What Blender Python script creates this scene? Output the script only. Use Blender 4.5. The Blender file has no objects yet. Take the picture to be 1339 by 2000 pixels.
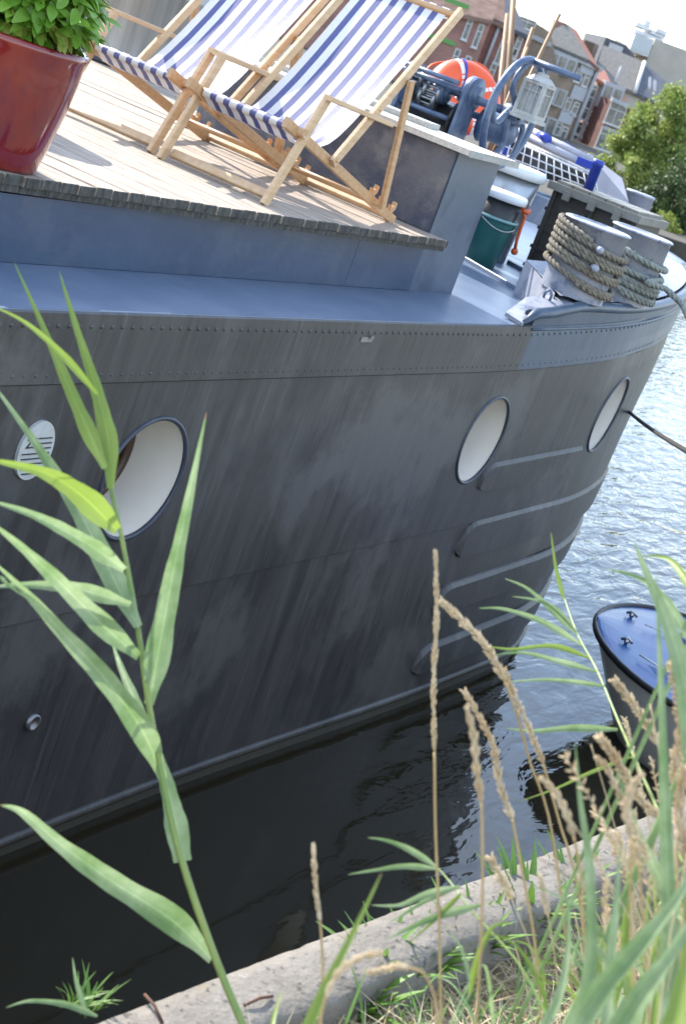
import bpy, math, random
from mathutils import Vector, Matrix
random.seed(7)
S = bpy.context.scene
COL = S.collection
R_ = math.radians
# ------------------------------------------------------------------ camera
F_PX, ROLL, HCAM = 3200.0, R_(20.5), 3.4          # focal length in photo pixels (2000 high), roll, eye height above the water
PITCH, AZ = R_(16.032), R_(25.064)
CAM = Vector((0, 0, HCAM))
f = Vector((math.cos(AZ)*math.cos(PITCH), math.sin(AZ)*math.cos(PITCH), -math.sin(PITCH)))
rt = Vector((math.sin(AZ), -math.cos(AZ), 0)); up = rt.cross(f)
cx = rt*math.cos(ROLL) + up*math.sin(ROLL); cy = -rt*math.sin(ROLL) + up*math.cos(ROLL)
cd = bpy.data.cameras.new('camera'); cam = bpy.data.objects.new('camera', cd); COL.objects.link(cam)
M = Matrix((cx, cy, -f)).transposed().to_4x4(); M.translation = CAM
cam.matrix_world = M
cd.sensor_fit = 'VERTICAL'; cd.sensor_height = 36; cd.lens = F_PX/2000*36
cd.clip_start = 0.05; cd.clip_end = 3000
cd.dof.use_dof = True; cd.dof.focus_distance = 5.2; cd.dof.aperture_fstop = 8
S.camera = cam
# ------------------------------------------------------------------ light
SUN = Vector((0.40, 1.35, 1.0)).normalized()      # towards the sun
w = bpy.data.worlds.new('World'); S.world = w; w.use_nodes = True
nt = w.node_tree; bg = nt.nodes['Background']
sky = nt.nodes.new('ShaderNodeTexSky'); sky.sky_type = 'NISHITA'; sky.sun_disc = False
sky.sun_elevation = math.asin(SUN.z); sky.sun_rotation = math.atan2(SUN.x, SUN.y)
sky.dust_density = .6; sky.air_density = 1.1; sky.ozone_density = 2.2
# broken high cloud over the blue sky
tcw = nt.nodes.new('ShaderNodeTexCoord'); mpw = nt.nodes.new('ShaderNodeMapping'); mpw.inputs['Scale'].default_value = (1, 1, 2.2)
nw = nt.nodes.new('ShaderNodeTexNoise'); nw.inputs['Scale'].default_value = 2.4; nw.inputs['Detail'].default_value = 8; nw.inputs['Roughness'].default_value = .58
rw = nt.nodes.new('ShaderNodeMapRange'); rw.inputs[1].default_value = .42; rw.inputs[2].default_value = .72; rw.inputs[3].default_value = .12; rw.inputs[4].default_value = .70
mw = nt.nodes.new('ShaderNodeMix'); mw.data_type = 'RGBA'; mw.inputs[7].default_value = (4.7, 5.15, 5.9, 1)
nt.links.new(tcw.outputs['Generated'], mpw.inputs[0]); nt.links.new(mpw.outputs[0], nw.inputs[0]); nt.links.new(nw.outputs[0], rw.inputs[0])
nt.links.new(rw.outputs[0], mw.inputs[0]); nt.links.new(sky.outputs[0], mw.inputs[6]); nt.links.new(mw.outputs[2], bg.inputs[0])
bg.inputs[1].default_value = 0.15
sl = bpy.data.lights.new('sun', 'SUN'); sl.energy = 3.0; sl.angle = R_(0.6); sl.color = (1, .94, .85)
so = bpy.data.objects.new('sun', sl); COL.objects.link(so); so.location = (0, 0, 30)
so.rotation_euler = (-SUN).to_track_quat('-Z', 'Y').to_euler()
S.view_settings.view_transform = 'Standard'; S.view_settings.look = 'None'
S.view_settings.exposure = 1.75; S.view_settings.gamma = 1
S.cycles.max_bounces = 6; S.cycles.transparent_max_bounces = 8
S.cycles.caustics_reflective = False; S.cycles.caustics_refractive = False

# ------------------------------------------------------------------ measuring helpers
def ray(px, py):
    qx, qy = px-669.5, py-1000
    a = qx*math.cos(ROLL) + qy*math.sin(ROLL); b = qx*math.sin(ROLL) - qy*math.cos(ROLL)
    return f + rt*(a/F_PX) + up*(b/F_PX)
def at(px, py, d): return CAM + ray(px, py)*d                       # point at forward distance d
def hit(px, py, ax, v):
    r = ray(px, py); return CAM + r*((v-CAM[ax])/r[ax])
def sm(a, b, x):
    t = max(0, min(1, (x-a)/(b-a))); return t*t*(3-2*t)
def lerp(a, b, t): return a+(b-a)*t
# ------------------------------------------------------------------ mesh helpers
class MB:
    def __init__(s): s.v = []; s.f = []; s.m = []; s.sm = []; s.vein = {}
    def add(s, vs, fs, mi=0, smooth=False):
        o = len(s.v); s.v += [tuple(v) for v in vs]
        for q in fs: s.f.append([i+o for i in q]); s.m.append(mi); s.sm.append(smooth)
    def box(s, c, size, rot=None, mi=0, bev=0):
        hx, hy, hz = [q/2 for q in size]
        vs = [Vector((x, y, z)) for x in (-hx, hx) for y in (-hy, hy) for z in (-hz, hz)]
        if rot is not None: vs = [rot @ v for v in vs]
        c = Vector(c); s.add([v+c for v in vs], [(0,1,3,2),(4,6,7,5),(0,4,5,1),(2,3,7,6),(0,2,6,4),(1,5,7,3)], mi)
    def bar(s, p, q, wid, thk, upv=(0, 0, 1), mi=0, ch=0.16):
        # timber of rectangular section with chamfered edges; wid across upv-plane, thk along side
        p, q = Vector(p), Vector(q); d = (q-p).normalized(); side = d.cross(Vector(upv))
        if side.length < 1e-4: side = d.cross(Vector((1, 0, 0)))
        side.normalize(); u = side.cross(d)
        a, b = wid/2, thk/2; e = min(a, b)*ch*2
        pr = [(a, b-e), (a-e, b), (-a+e, b), (-a, b-e), (-a, -b+e), (-a+e, -b), (a-e, -b), (a, -b+e)]
        vs = [p+u*x+side*y for x, y in pr] + [q+u*x+side*y for x, y in pr]
        s.add(vs, [(i, (i+1) % 8, 8+(i+1) % 8, 8+i) for i in range(8)]+[tuple(range(7, -1, -1)), tuple(range(8, 16))], mi)
    def tube(s, pts, r, n=8, mi=0, cap=True, closed=False, smooth=True):
        pts = [Vector(p) for p in pts]; N = len(pts); rr = r if isinstance(r, (list, tuple)) else [r]*N
        vs = []; nrm = None
        for i, p in enumerate(pts):
            if closed: t = pts[(i+1) % N]-pts[i-1]
            else: t = pts[min(i+1, N-1)]-pts[max(i-1, 0)]
            t.normalize()
            if nrm is None:
                nrm = t.cross(Vector((0, 0, 1)))
                if nrm.length < .1: nrm = t.cross(Vector((1, 0, 0)))
            nrm = nrm-t*nrm.dot(t); nrm.normalize(); b = t.cross(nrm)
            for k in range(n):
                an = 2*math.pi*k/n; vs.append(p+(nrm*math.cos(an)+b*math.sin(an))*rr[i])
        fs = []
        for i in range(N if closed else N-1):
            j = (i+1) % N
            for k in range(n): fs.append((i*n+k, i*n+(k+1) % n, j*n+(k+1) % n, j*n+k))
        s.add(vs, fs, mi, smooth)
        if cap and not closed:
            o = len(s.v)-len(vs)
            s.f.append([o+k for k in range(n-1, -1, -1)]); s.m.append(mi); s.sm.append(False)
            s.f.append([o+(N-1)*n+k for k in range(n)]); s.m.append(mi); s.sm.append(False)
    def lathe(s, prof, c=(0, 0, 0), n=32, axis=None, mi=0, smooth=True, sx=1, sy=1):
        c = Vector(c); vs = []; Q = Vector((0, 0, 1)).rotation_difference(Vector(axis)) if axis else None
        for r, z in prof:
            for k in range(n):
                a = 2*math.pi*k/n; v = Vector((r*math.cos(a)*sx, r*math.sin(a)*sy, z))
                if Q: v = Q @ v
                vs.append(c+v)
        fs = [(i*n+k, i*n+(k+1) % n, (i+1)*n+(k+1) % n, (i+1)*n+k) for i in range(len(prof)-1) for k in range(n)]
        s.add(vs, fs, mi, smooth)
    def prism(s, poly, dirv, mi=0):
        poly = [Vector(p) for p in poly]; d = Vector(dirv); n = len(poly)
        s.add(poly+[p+d for p in poly], [tuple(range(n-1, -1, -1)), tuple(range(n, 2*n))]+[(i, (i+1) % n, n+(i+1) % n, n+i) for i in range(n)], mi)
    def ball(s, c, r, n=10, mi=0, sc=(1, 1, 1), axis=None):
        prof = [(r*max(1e-4, math.sin(math.pi*i/n)), -r*math.cos(math.pi*i/n)) for i in range(n+1)]
        s.lathe([(a*sc[0], z*sc[2]) for a, z in prof], c, max(6, int(n*1.4)), axis, mi)
    def build(s, name, mats, parent=None):
        me = bpy.data.meshes.new(name); me.from_pydata(s.v, [], s.f)
        for m in (mats if isinstance(mats, (list, tuple)) else [mats]): me.materials.append(m)
        me.polygons.foreach_set('material_index', s.m); me.polygons.foreach_set('use_smooth', s.sm)
        if s.vein:
            at_ = me.attributes.new('vein', 'FLOAT', 'POINT'); at_.data.foreach_set('value', [s.vein.get(i, .5) for i in range(len(s.v))])
        me.update(); o = bpy.data.objects.new(name, me); COL.objects.link(o)
        if parent is not None:
            o.parent = parent
            o.matrix_parent_inverse = parent_world(parent).inverted()
        return o
def parent_world(p):
    m = p.matrix_basis.copy()
    while p.parent is not None:
        m = p.parent.matrix_basis @ p.matrix_parent_inverse @ m if False else (p.parent.matrix_basis @ p.matrix_parent_inverse @ m)
        p = p.parent
    return m
def tag(o, label=None, cat=None, group=None, kind=None):
    if label: o['label'] = label
    if cat: o['category'] = cat
    if group: o['group'] = group
    if kind: o['kind'] = kind
    return o
def thing(name, loc, label, cat, group=None):
    o = bpy.data.objects.new(name, None); COL.objects.link(o); o.location = loc; o.empty_display_size = .2
    return tag(o, label, cat, group)
def copy_tree(o, parent=None):
    c = o.copy(); COL.objects.link(c)
    if parent is not None: c.parent = parent
    for ch in [x for x in S.objects if x.parent == o]: copy_tree(ch, c)
    return c
# ------------------------------------------------------------------ material helpers
def mat(name, c1, c2=None, scale=6.0, rough=.5, bump=0.0, stretch=(1, 1, 1), metal=0.0, detail=6, lo=.35, hi=.65, trans=0.0, bscale=None, spec=.5, rough2=None, coat=0):
    m = bpy.data.materials.new(name); m.use_nodes = True; n = m.node_tree; b = n.nodes['Principled BSDF']
    b.inputs['Roughness'].default_value = rough; b.inputs['Metallic'].default_value = metal
    b.inputs['Specular IOR Level'].default_value = spec; b.inputs['Base Color'].default_value = (*c1, 1)
    if coat: b.inputs['Coat Weight'].default_value = coat; b.inputs['Coat Roughness'].default_value = .06
    tc = n.nodes.new('ShaderNodeTexCoord'); mp = n.nodes.new('ShaderNodeMapping'); mp.inputs['Scale'].default_value = stretch
    n.links.new(tc.outputs['Object'], mp.inputs[0])
    if c2 is not None:
        t = n.nodes.new('ShaderNodeTexNoise'); t.inputs['Scale'].default_value = scale; t.inputs['Detail'].default_value = detail; t.inputs['Roughness'].default_value = .62
        r = n.nodes.new('ShaderNodeValToRGB'); r.color_ramp.elements[0].position = lo; r.color_ramp.elements[1].position = hi
        r.color_ramp.elements[0].color = (*c1, 1); r.color_ramp.elements[1].color = (*c2, 1)
        n.links.new(mp.outputs[0], t.inputs[0]); n.links.new(t.outputs[0], r.inputs[0]); n.links.new(r.outputs[0], b.inputs['Base Color'])
        if rough2 is not None:
            q = n.nodes.new('ShaderNodeMapRange'); q.inputs[1].default_value = lo; q.inputs[2].default_value = hi; q.inputs[3].default_value = rough; q.inputs[4].default_value = rough2
            n.links.new(t.outputs[0], q.inputs[0]); n.links.new(q.outputs[0], b.inputs['Roughness'])
    if bump:
        t2 = n.nodes.new('ShaderNodeTexNoise'); t2.inputs['Scale'].default_value = bscale or scale*3; t2.inputs['Detail'].default_value = 8
        bp = n.nodes.new('ShaderNodeBump'); bp.inputs['Strength'].default_value = bump; bp.inputs['Distance'].default_value = .02
        n.links.new(mp.outputs[0], t2.inputs[0]); n.links.new(t2.outputs[0], bp.inputs['Height']); n.links.new(bp.outputs[0], b.inputs['Normal'])
    if trans:
        out = n.nodes['Material Output']; tr = n.nodes.new('ShaderNodeBsdfTranslucent'); mx = n.nodes.new('ShaderNodeMixShader'); mx.inputs[0].default_value = trans
        if c2 is not None: n.links.new(r.outputs[0], tr.inputs[0])
        else: tr.inputs[0].default_value = (*c1, 1)
        n.links.new(b.outputs[0], mx.inputs[1]); n.links.new(tr.outputs[0], mx.inputs[2]); n.links.new(mx.outputs[0], out.inputs[0])
    return m
def layer(m, c, scale, lo, hi, stretch=(1, 1, 1), amount=1.0, zband=None):
    """mix a further colour into a material through another noise (stains, wear); zband=(z0,z1) limits it to a band that is full below z0"""
    n = m.node_tree; b = n.nodes['Principled BSDF']; l = b.inputs['Base Color'].links
    mx = n.nodes.new('ShaderNodeMix'); mx.data_type = 'RGBA'
    if l: n.links.new(l[0].from_socket, mx.inputs[6])
    else: mx.inputs[6].default_value = b.inputs['Base Color'].default_value
    mx.inputs[7].default_value = (*c, 1)
    tc = n.nodes.new('ShaderNodeTexCoord'); mp = n.nodes.new('ShaderNodeMapping'); mp.inputs['Scale'].default_value = stretch
    t = n.nodes.new('ShaderNodeTexNoise'); t.inputs['Scale'].default_value = scale; t.inputs['Detail'].default_value = 7; t.inputs['Roughness'].default_value = .65
    q = n.nodes.new('ShaderNodeMapRange'); q.inputs[1].default_value = lo; q.inputs[2].default_value = hi; q.inputs[3].default_value = 0; q.inputs[4].default_value = amount
    n.links.new(tc.outputs['Object'], mp.inputs[0]); n.links.new(mp.outputs[0], t.inputs[0])
    if zband:
        sx = n.nodes.new('ShaderNodeSeparateXYZ'); n.links.new(tc.outputs['Object'], sx.inputs[0])
        ad = n.nodes.new('ShaderNodeMath'); ad.operation = 'MULTIPLY_ADD'; ad.inputs[1].default_value = .35; n.links.new(t.outputs[0], ad.inputs[0])
        z = n.nodes.new('ShaderNodeMapRange'); z.inputs[1].default_value = zband[0]; z.inputs[2].default_value = zband[1]; z.inputs[3].default_value = .75; z.inputs[4].default_value = 0
        n.links.new(sx.outputs[2], z.inputs[0]); n.links.new(z.outputs[0], ad.inputs[2]); n.links.new(ad.outputs[0], q.inputs[0])
    else: n.links.new(t.outputs[0], q.inputs[0])
    n.links.new(q.outputs[0], mx.inputs[0]); n.links.new(mx.outputs[2], b.inputs['Base Color'])
    return m
# ------------------------------------------------------------------ materials
m_hull = mat('hull_paint', (.030, .0297, .029), (.072, .071, .068), 3.0, .42, .10, (3.5, 3.5, .35), bscale=14, lo=.3, hi=.72, rough2=.55)
layer(m_hull, (.14, .138, .132), 5, .57, .78, (9, 9, .30), .6)
layer(m_hull, (.21, .205, .195), 9, .67, .74, (7, 7, .16), .55)
layer(m_hull, (.016, .017, .019), 4, .54, .68, (5, 5, .22), .5)
layer(m_hull, (.022, .023, .026), 1.6, .52, .60, (1, 1, .8), .45)
layer(m_hull, (.09, .035, .016), 40, .70, .76, (1, 1, 1), .5)
layer(m_hull, (.07, .07, .066), 26, .62, .75, (1, 1, 1), .4)
layer(m_hull, (.115, .114, .11), 1.1, .53, .62, (1, 1, 1.0), .6)
layer(m_hull, (.10, .10, .098), 3.2, .56, .66, (1, 1, .45), .4)
layer(m_hull, (.085, .085, .06), 6, .55, .62, (3, 3, 3), .75, (.02, .14))
m_hullblue = mat('bow_band_paint', (.030, .054, .092), (.048, .076, .118), 4, .4, .08, (2, 2, .6), bscale=20)
layer(m_hullblue, (.12, .145, .18), 9, .62, .75, (2, 2, .5), .5)
m_blue = mat('deck_paint', (.095, .135, .205), (.135, .175, .25), 3.2, .38, .05, bscale=30)
layer(m_blue, (.2, .235, .29), 14, .64, .74, (1, 1, 1), .45)
m_trunk = mat('trunk_paint', (.025, .047, .090), (.040, .068, .120), 2.2, .36, .06, (1, 1, 1.6), bscale=18)
layer(m_trunk, (.06, .08, .12), 5, .55, .62, (1, 1, .6), .5)
m_hatch = mat('hatch_paint', (.060, .085, .125), (.085, .112, .155), 2.6, .42, .06, (1, 1, 1.6), bscale=18)
layer(m_hatch, (.045, .065, .10), 3, .55, .60, (1, 1, .6), .7)
m_pale = mat('fitting_paint', (.27, .285, .34), (.36, .37, .41), 8, .42, .06, bscale=35)
layer(m_pale, (.10, .13, .20), 11, .54, .62, (1, 1, 1), .7)
layer(m_pale, (.42, .43, .45), 17, .60, .68, (1, 1, 1), .7)
m_wind = mat('windlass_paint', (.045, .075, .145), (.12, .16, .235), 9, .38, .08, bscale=40)
layer(m_wind, (.30, .33, .38), 13, .60, .70, (1, 1, 1), .7)
m_steel = mat('scuffed_steel', (.35, .36, .37), (.2, .2, .21), 14, .38, .05, metal=.8)
m_white = mat('porthole_white', (.86, .78, .66), (.88, .82, .72), 5, .35)
layer(m_white, (.35, .2, .1), 34, .72, .76, (1, 1, 1), .6)
m_rim = mat('porthole_rim', (.03, .035, .05), (.05, .06, .085), 12, .4)
m_glass = mat('dark_glass', (.02, .018, .016), None, rough=.06)
m_brown = mat('varnish_brown', (.09, .045, .022), (.05, .03, .018), 10, .4)
m_rust = mat('rust', (.12, .045, .02), (.05, .025, .015), 22, .8)
m_plank = mat('deck_wood', (.27, .215, .165), (.43, .36, .29), 5, .75, .25, (14, 1.0, 6), bscale=22)
layer(m_plank, (.13, .105, .08), 4, .52, .66, (10, .8, 4), .8)
m_end = mat('weathered_end_grain', (.028, .028, .026), (.10, .098, .085), 9, .9, .5, (6, 1, 2), bscale=30)
m_tarp = mat('navy_tarpaulin', (.06, .066, .095), (.14, .135, .145), 3.5, .8, .25, (1, 1, 1), bscale=60, lo=.4, hi=.62)
layer(m_tarp, (.25, .235, .215), 5, .55, .68, (1, 1, 1), .55)
m_lid = mat('pale_lid_wood', (.55, .50, .43), (.68, .63, .56), 6, .6, .15, (1, 10, 10))
m_greylid = mat('weathered_grey_wood', (.30, .30, .28), (.42, .41, .38), 6, .8, .15, (2, 10, 10))
m_pine = mat('pine', (.50, .32, .17), (.60, .42, .25), 4, .45, .06, (1, 6, 12))
m_pine2 = mat('pine_dark', (.42, .24, .11), (.52, .32, .17), 4, .45, .06, (8, 1, 12))
m_cwhite = mat('canvas_white', (.80, .80, .80), (.76, .76, .77), 50, .48, .12, bscale=260, trans=.42)
m_cblue = mat('canvas_blue', (.062, .074, .235), (.08, .09, .27), 50, .42, .12, bscale=260, trans=.34, spec=1.0)
m_bolt = mat('bolt', (.45, .45, .45), None, rough=.3, metal=1)
m_pot = mat('red_glaze', (.16, .010, .012), (.21, .020, .014), 6, .12, .03, (1, 1, .4), coat=.6)
layer(m_pot, (.09, .008, .03), 3, .5, .62, (1, 1, .5), .6)
m_soil = mat('soil', (.03, .02, .012), (.06, .04, .025), 40, .95, .4)
m_basil = mat('basil_leaf', (.13, .29, .025), (.25, .43, .06), 9, .42, .08, bscale=60, trans=.36)
m_basil2 = mat('basil_leaf_yellow', (.20, .26, .03), (.26, .30, .05), 9, .45, trans=.30)
m_stem = mat('green_stem', (.10, .17, .03), (.16, .22, .05), 10, .5)
m_rope = mat('rope_weathered', (.13, .112, .082), (.25, .225, .175), 40, .9, .4, bscale=160)
m_rope2 = mat('rope_green_grey', (.18, .20, .175), (.30, .315, .28), 40, .9, .4, bscale=160)
m_ropedk = mat('rope_dark', (.02, .019, .017), (.04, .038, .034), 40, .9, .3)
m_orange = mat('lifebuoy_orange', (.70, .075, .015), (.78, .11, .03), 5, .4)
m_wpl = mat('white_plastic', (.74, .75, .75), (.66, .68, .69), 8, .35)
m_bpl = mat('blue_plastic', (.012, .035, .28), (.02, .05, .36), 8, .35)
m_gpl = mat('green_plastic', (.012, .085, .08), (.02, .11, .10), 4, .35)
m_kpl = mat('black_plastic', (.014, .014, .015), (.03, .03, .03), 10, .4)
m_opl = mat('orange_cord', (.55, .09, .02), None, rough=.5)
m_galv = mat('galvanised', (.42, .44, .45), (.58, .59, .60), 9, .32, .05, metal=.85)
m_crate = mat('crate_brown', (.030, .026, .020), (.045, .04, .032), 6, .55)
m_cratelid = mat('crate_lid', (.15, .145, .125), (.20, .195, .17), 7, .6)
m_wire = mat('white_wire', (.75, .75, .76), None, rough=.4)
m_lilac = mat('pale_cover', (.30, .30, .35), (.38, .38, .42), 5, .6)
m_lant = mat('limed_wood', (.34, .34, .32), (.46, .455, .43), 12, .7, .1)
m_polew = mat('boat_hook_wood', (.14, .078, .033), (.22, .13, .06), 8, .6, 0, (1, 1, .3))
m_red = mat('red_paint', (.42, .02, .015), (.5, .035, .02), 6, .4)
m_drum = mat('grey_metal_drum', (.22, .215, .20), (.34, .33, .31), 2.5, .42, .03, (6, 6, .4), metal=.5)
m_gel = mat('cream_gelcoat', (.90, .89, .83), (.86, .85, .79), 3, .25)
layer(m_gel, (.55, .54, .47), 6, .60, .72, (1, 1, .4), .6)
m_dblue = mat('blue_gelcoat', (.012, .05, .27), (.012, .10, .27), 3.5, .30, spec=.4)
m_rub = mat('black_rubber', (.012, .012, .013), None, rough=.5)
m_conc = mat('coping_concrete', (.135, .117, .093), (.20, .178, .148), 7, .9, .35, bscale=60)
layer(m_conc, (.045, .04, .034), 55, .58, .66, (1, 1, 1), .85)
layer(m_conc, (.26, .25, .23), 30, .63, .70, (1, 1, 1), .6)
layer(m_conc, (.05, .06, .025), 5, .62, .70, (1, 1, 1), .6)
layer(m_conc, (.17, .13, .06), 9, .66, .74, (1, 1, 1), .5)
m_conc_w = layer(mat('wall_wet', (.10, .095, .08), (.16, .15, .13), 8, .8, .3), (.03, .04, .02), 6, .5, .6, (1, 1, 1), .9, (.2, .8))
m_soilbank = mat('bank_earth', (.20, .15, .095), (.36, .29, .20), 9, .95, .5, bscale=50)
m_straw = mat('straw', (.58, .46, .27), (.70, .60, .40), 12, .8, trans=.25)
m_straw2 = mat('straw_dark', (.42, .29, .13), (.54, .40, .20), 12, .8, trans=.2)
m_seed = mat('seed_head', (.60, .46, .28), (.80, .68, .48), 30, .85, .2, trans=.3)
m_reed = mat('reed_leaf', (.14, .235, .08), (.32, .41, .22), 14, .42, .05, (1, 1, 1), bscale=50, trans=.45)
m_reedy = mat('reed_leaf_young', (.17, .255, .035), (.24, .33, .07), 4, .42, trans=.45)
def veins(m, k=70.0, amt=.16):
    n = m.node_tree; at_ = n.nodes.new('ShaderNodeAttribute'); at_.attribute_name = 'vein'
    mu = n.nodes.new('ShaderNodeMath'); mu.operation = 'MULTIPLY'; mu.inputs[1].default_value = k; sn = n.nodes.new('ShaderNodeMath'); sn.operation = 'SINE'
    ad = n.nodes.new('ShaderNodeMath'); ad.operation = 'MULTIPLY_ADD'; ad.inputs[1].default_value = amt/2; ad.inputs[2].default_value = 1-amt/4
    n.links.new(at_.outputs['Fac'], mu.inputs[0]); n.links.new(mu.outputs[0], sn.inputs[0]); n.links.new(sn.outputs[0], ad.inputs[0])
    cm = n.nodes.new('ShaderNodeMath'); cm.operation = 'COMPARE'; cm.inputs[1].default_value = .5; cm.inputs[2].default_value = .035; n.links.new(at_.outputs['Fac'], cm.inputs[0])
    am = n.nodes.new('ShaderNodeMath'); am.operation = 'MULTIPLY_ADD'; am.inputs[1].default_value = .35; n.links.new(cm.outputs[0], am.inputs[0]); n.links.new(ad.outputs[0], am.inputs[2]); ad = am
    for nd in list(n.nodes):
        if nd.type in ('BSDF_PRINCIPLED', 'BSDF_TRANSLUCENT'):
            inp = nd.inputs['Base Color'] if nd.type == 'BSDF_PRINCIPLED' else nd.inputs[0]
            if not inp.links: continue
            src = inp.links[0].from_socket; mx = n.nodes.new('ShaderNodeMix'); mx.data_type = 'RGBA'; mx.blend_type = 'MULTIPLY'; mx.inputs[0].default_value = 1
            n.links.new(src, mx.inputs[6]); n.links.new(ad.outputs[0], mx.inputs[7]); n.links.new(mx.outputs[2], inp)
layer(m_reed, (.30, .20, .08), 60, .70, .74, (1, 1, 1), .7); veins(m_reed); veins(m_reedy)
m_reedstem = mat('reed_stem', (.12, .20, .04), (.24, .28, .07), 8, .4)
m_tip = mat('reed_tip_brown', (.30, .19, .09), None, rough=.6, trans=.3)
m_weed = mat('weed_leaf', (.09, .19, .025), (.16, .28, .05), 14, .5, trans=.35)
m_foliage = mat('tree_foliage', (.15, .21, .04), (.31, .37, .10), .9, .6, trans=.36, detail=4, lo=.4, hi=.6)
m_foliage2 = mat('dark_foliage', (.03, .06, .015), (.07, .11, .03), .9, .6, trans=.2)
m_bark = mat('bark', (.08, .065, .05), (.14, .11, .08), 6, .9, .4)
# water
m_water = bpy.data.materials.new('canal_water'); m_water.use_nodes = True
n = m_water.node_tree; b = n.nodes['Principled BSDF']; b.inputs['Base Color'].default_value = (.022, .019, .011, 1); b.inputs['Roughness'].default_value = .05; b.inputs['IOR'].default_value = 1.39
tc = n.nodes.new('ShaderNodeTexCoord'); mp = n.nodes.new('ShaderNodeMapping'); mp.inputs['Rotation'].default_value = (0, 0, R_(35)); mp.inputs['Scale'].default_value = (1.0, 2.6, 1)
t1 = n.nodes.new('ShaderNodeTexNoise'); t1.inputs['Scale'].default_value = 2.6; t1.inputs['Detail'].default_value = 3; t1.inputs['Distortion'].default_value = .4
t2 = n.nodes.new('ShaderNodeTexNoise'); t2.inputs['Scale'].default_value = .22; t2.inputs['Detail'].default_value = 2
q = n.nodes.new('ShaderNodeMapRange'); q.inputs[1].default_value = .35; q.inputs[2].default_value = .65; q.inputs[3].default_value = .55; q.inputs[4].default_value = 1.0
ml = n.nodes.new('ShaderNodeMath'); ml.operation = 'MULTIPLY'
# calmer water in the lee between hull and quay, livelier out past the bow
sx = n.nodes.new('ShaderNodeSeparateXYZ'); cl = n.nodes.new('ShaderNodeMapRange'); cl.inputs[1].default_value = 6.0; cl.inputs[2].default_value = 13.0; cl.inputs[3].default_value = .035; cl.inputs[4].default_value = .85
ml2 = n.nodes.new('ShaderNodeMath'); ml2.operation = 'MULTIPLY'
bp = n.nodes.new('ShaderNodeBump'); bp.inputs['Distance'].default_value = .05; bp.inputs['Strength'].default_value = 1
n.links.new(tc.outputs['Object'], mp.inputs[0]); n.links.new(mp.outputs[0], t1.inputs[0]); n.links.new(tc.outputs['Object'], t2.inputs[0])
n.links.new(t2.outputs[0], q.inputs[0]); n.links.new(t1.outputs[0], ml.inputs[0]); n.links.new(q.outputs[0], ml.inputs[1])
n.links.new(tc.outputs['Object'], sx.inputs[0]); n.links.new(sx.outputs[0], cl.inputs[0])
n.links.new(ml.outputs[0], ml2.inputs[0]); n.links.new(cl.outputs[0], ml2.inputs[1])
n.links.new(ml2.outputs[0], bp.inputs['Height']); n.links.new(bp.outputs[0], b.inputs['Normal'])
def brick(name, c1, c2, mortar, scale=9):
    m = bpy.data.materials.new(name); m.use_nodes = True; n = m.node_tree; b = n.nodes['Principled BSDF']; b.inputs['Roughness'].default_value = .9
    tc = n.nodes.new('ShaderNodeTexCoord'); mp = n.nodes.new('ShaderNodeMapping'); mp.inputs['Rotation'].default_value = (R_(90), 0, 0)
    t = n.nodes.new('ShaderNodeTexBrick'); t.inputs['Scale'].default_value = scale*.3; t.inputs['Color1'].default_value = (*c1, 1); t.inputs['Color2'].default_value = (*c2, 1); t.inputs['Mortar'].default_value = (*mortar, 1)
    no = n.nodes.new('ShaderNodeTexNoise'); no.inputs['Scale'].default_value = .8; no.inputs['Detail'].default_value = 6
    mx = n.nodes.new('ShaderNodeMix'); mx.data_type = 'RGBA'; mx.blend_type = 'MULTIPLY'; mx.inputs[0].default_value = .6
    r = n.nodes.new('ShaderNodeValToRGB'); r.color_ramp.elements[0].color = (.55, .55, .55, 1); r.color_ramp.elements[1].color = (1.25, 1.2, 1.15, 1); r.color_ramp.elements[0].position = .3; r.color_ramp.elements[1].position = .7
    n.links.new(tc.outputs['Object'], mp.inputs[0]); n.links.new(mp.outputs[0], t.inputs[0]); n.links.new(tc.outputs['Object'], no.inputs[0])
    n.links.new(no.outputs[0], r.inputs[0]); n.links.new(t.outputs[0], mx.inputs[6]); n.links.new(r.outputs[0], mx.inputs[7]); n.links.new(mx.outputs[2], b.inputs['Base Color'])
    return m
# ================================================================== SETTING: water, banks
mb = MB(); mb.add([(-60, -30, 0), (900, -30, 0), (900, 900, 0), (-60, 900, 0)], [(0, 1, 2, 3)])
tag(mb.build('water', m_water), kind='structure')
# quay edge on our side (heads slightly away from the barge's axis)
Q0, QS = Vector((1.976, 1.015, 0)), -.150
qd = Vector((1, QS, 0)).normalized(); qn = Vector((-qd.y, qd.x, 0))       # qn towards the water
ZC = 1.85
def quay(s, o, z): p = Q0+qd*s+qn*o; return Vector((p.x, p.y, z))
mb = MB(); N = 60
for s0, s1 in ((-4.0, -.455), (-.447, 1.35), (1.358, 3.6), (3.608, 14)):
    NN = max(8, int((s1-s0)*45)); rows = []
    for i in range(NN+1):
        s = lerp(s0, s1, i/NN); j = lambda k: random.uniform(-.006, .006)*k
        wv = .004*math.sin(s*9)+.003*math.sin(s*23+1)
        rows.append([quay(s, 0, -1.2), quay(s, .002+j(.25), ZC-.014), quay(s, -.008+j(.4), ZC-.003), quay(s, -.04, ZC+j(.12)), quay(s, -.10, ZC+j(.12)), quay(s, -.134+wv+j(.5), ZC-.004), quay(s, -.142+wv+j(.5), ZC-.014), quay(s, -.146+wv, 1.4)])
    k = len(rows[0]); vs = [p for r in rows for p in r]
    mb.add(vs, [(i*k+a, i*k+a+1, (i+1)*k+a+1, (i+1)*k+a) for i in range(NN) for a in range(k-1)]+[tuple(range(k-1, -1, -1)), tuple(NN*k+a for a in range(k))], 0, True)
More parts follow.
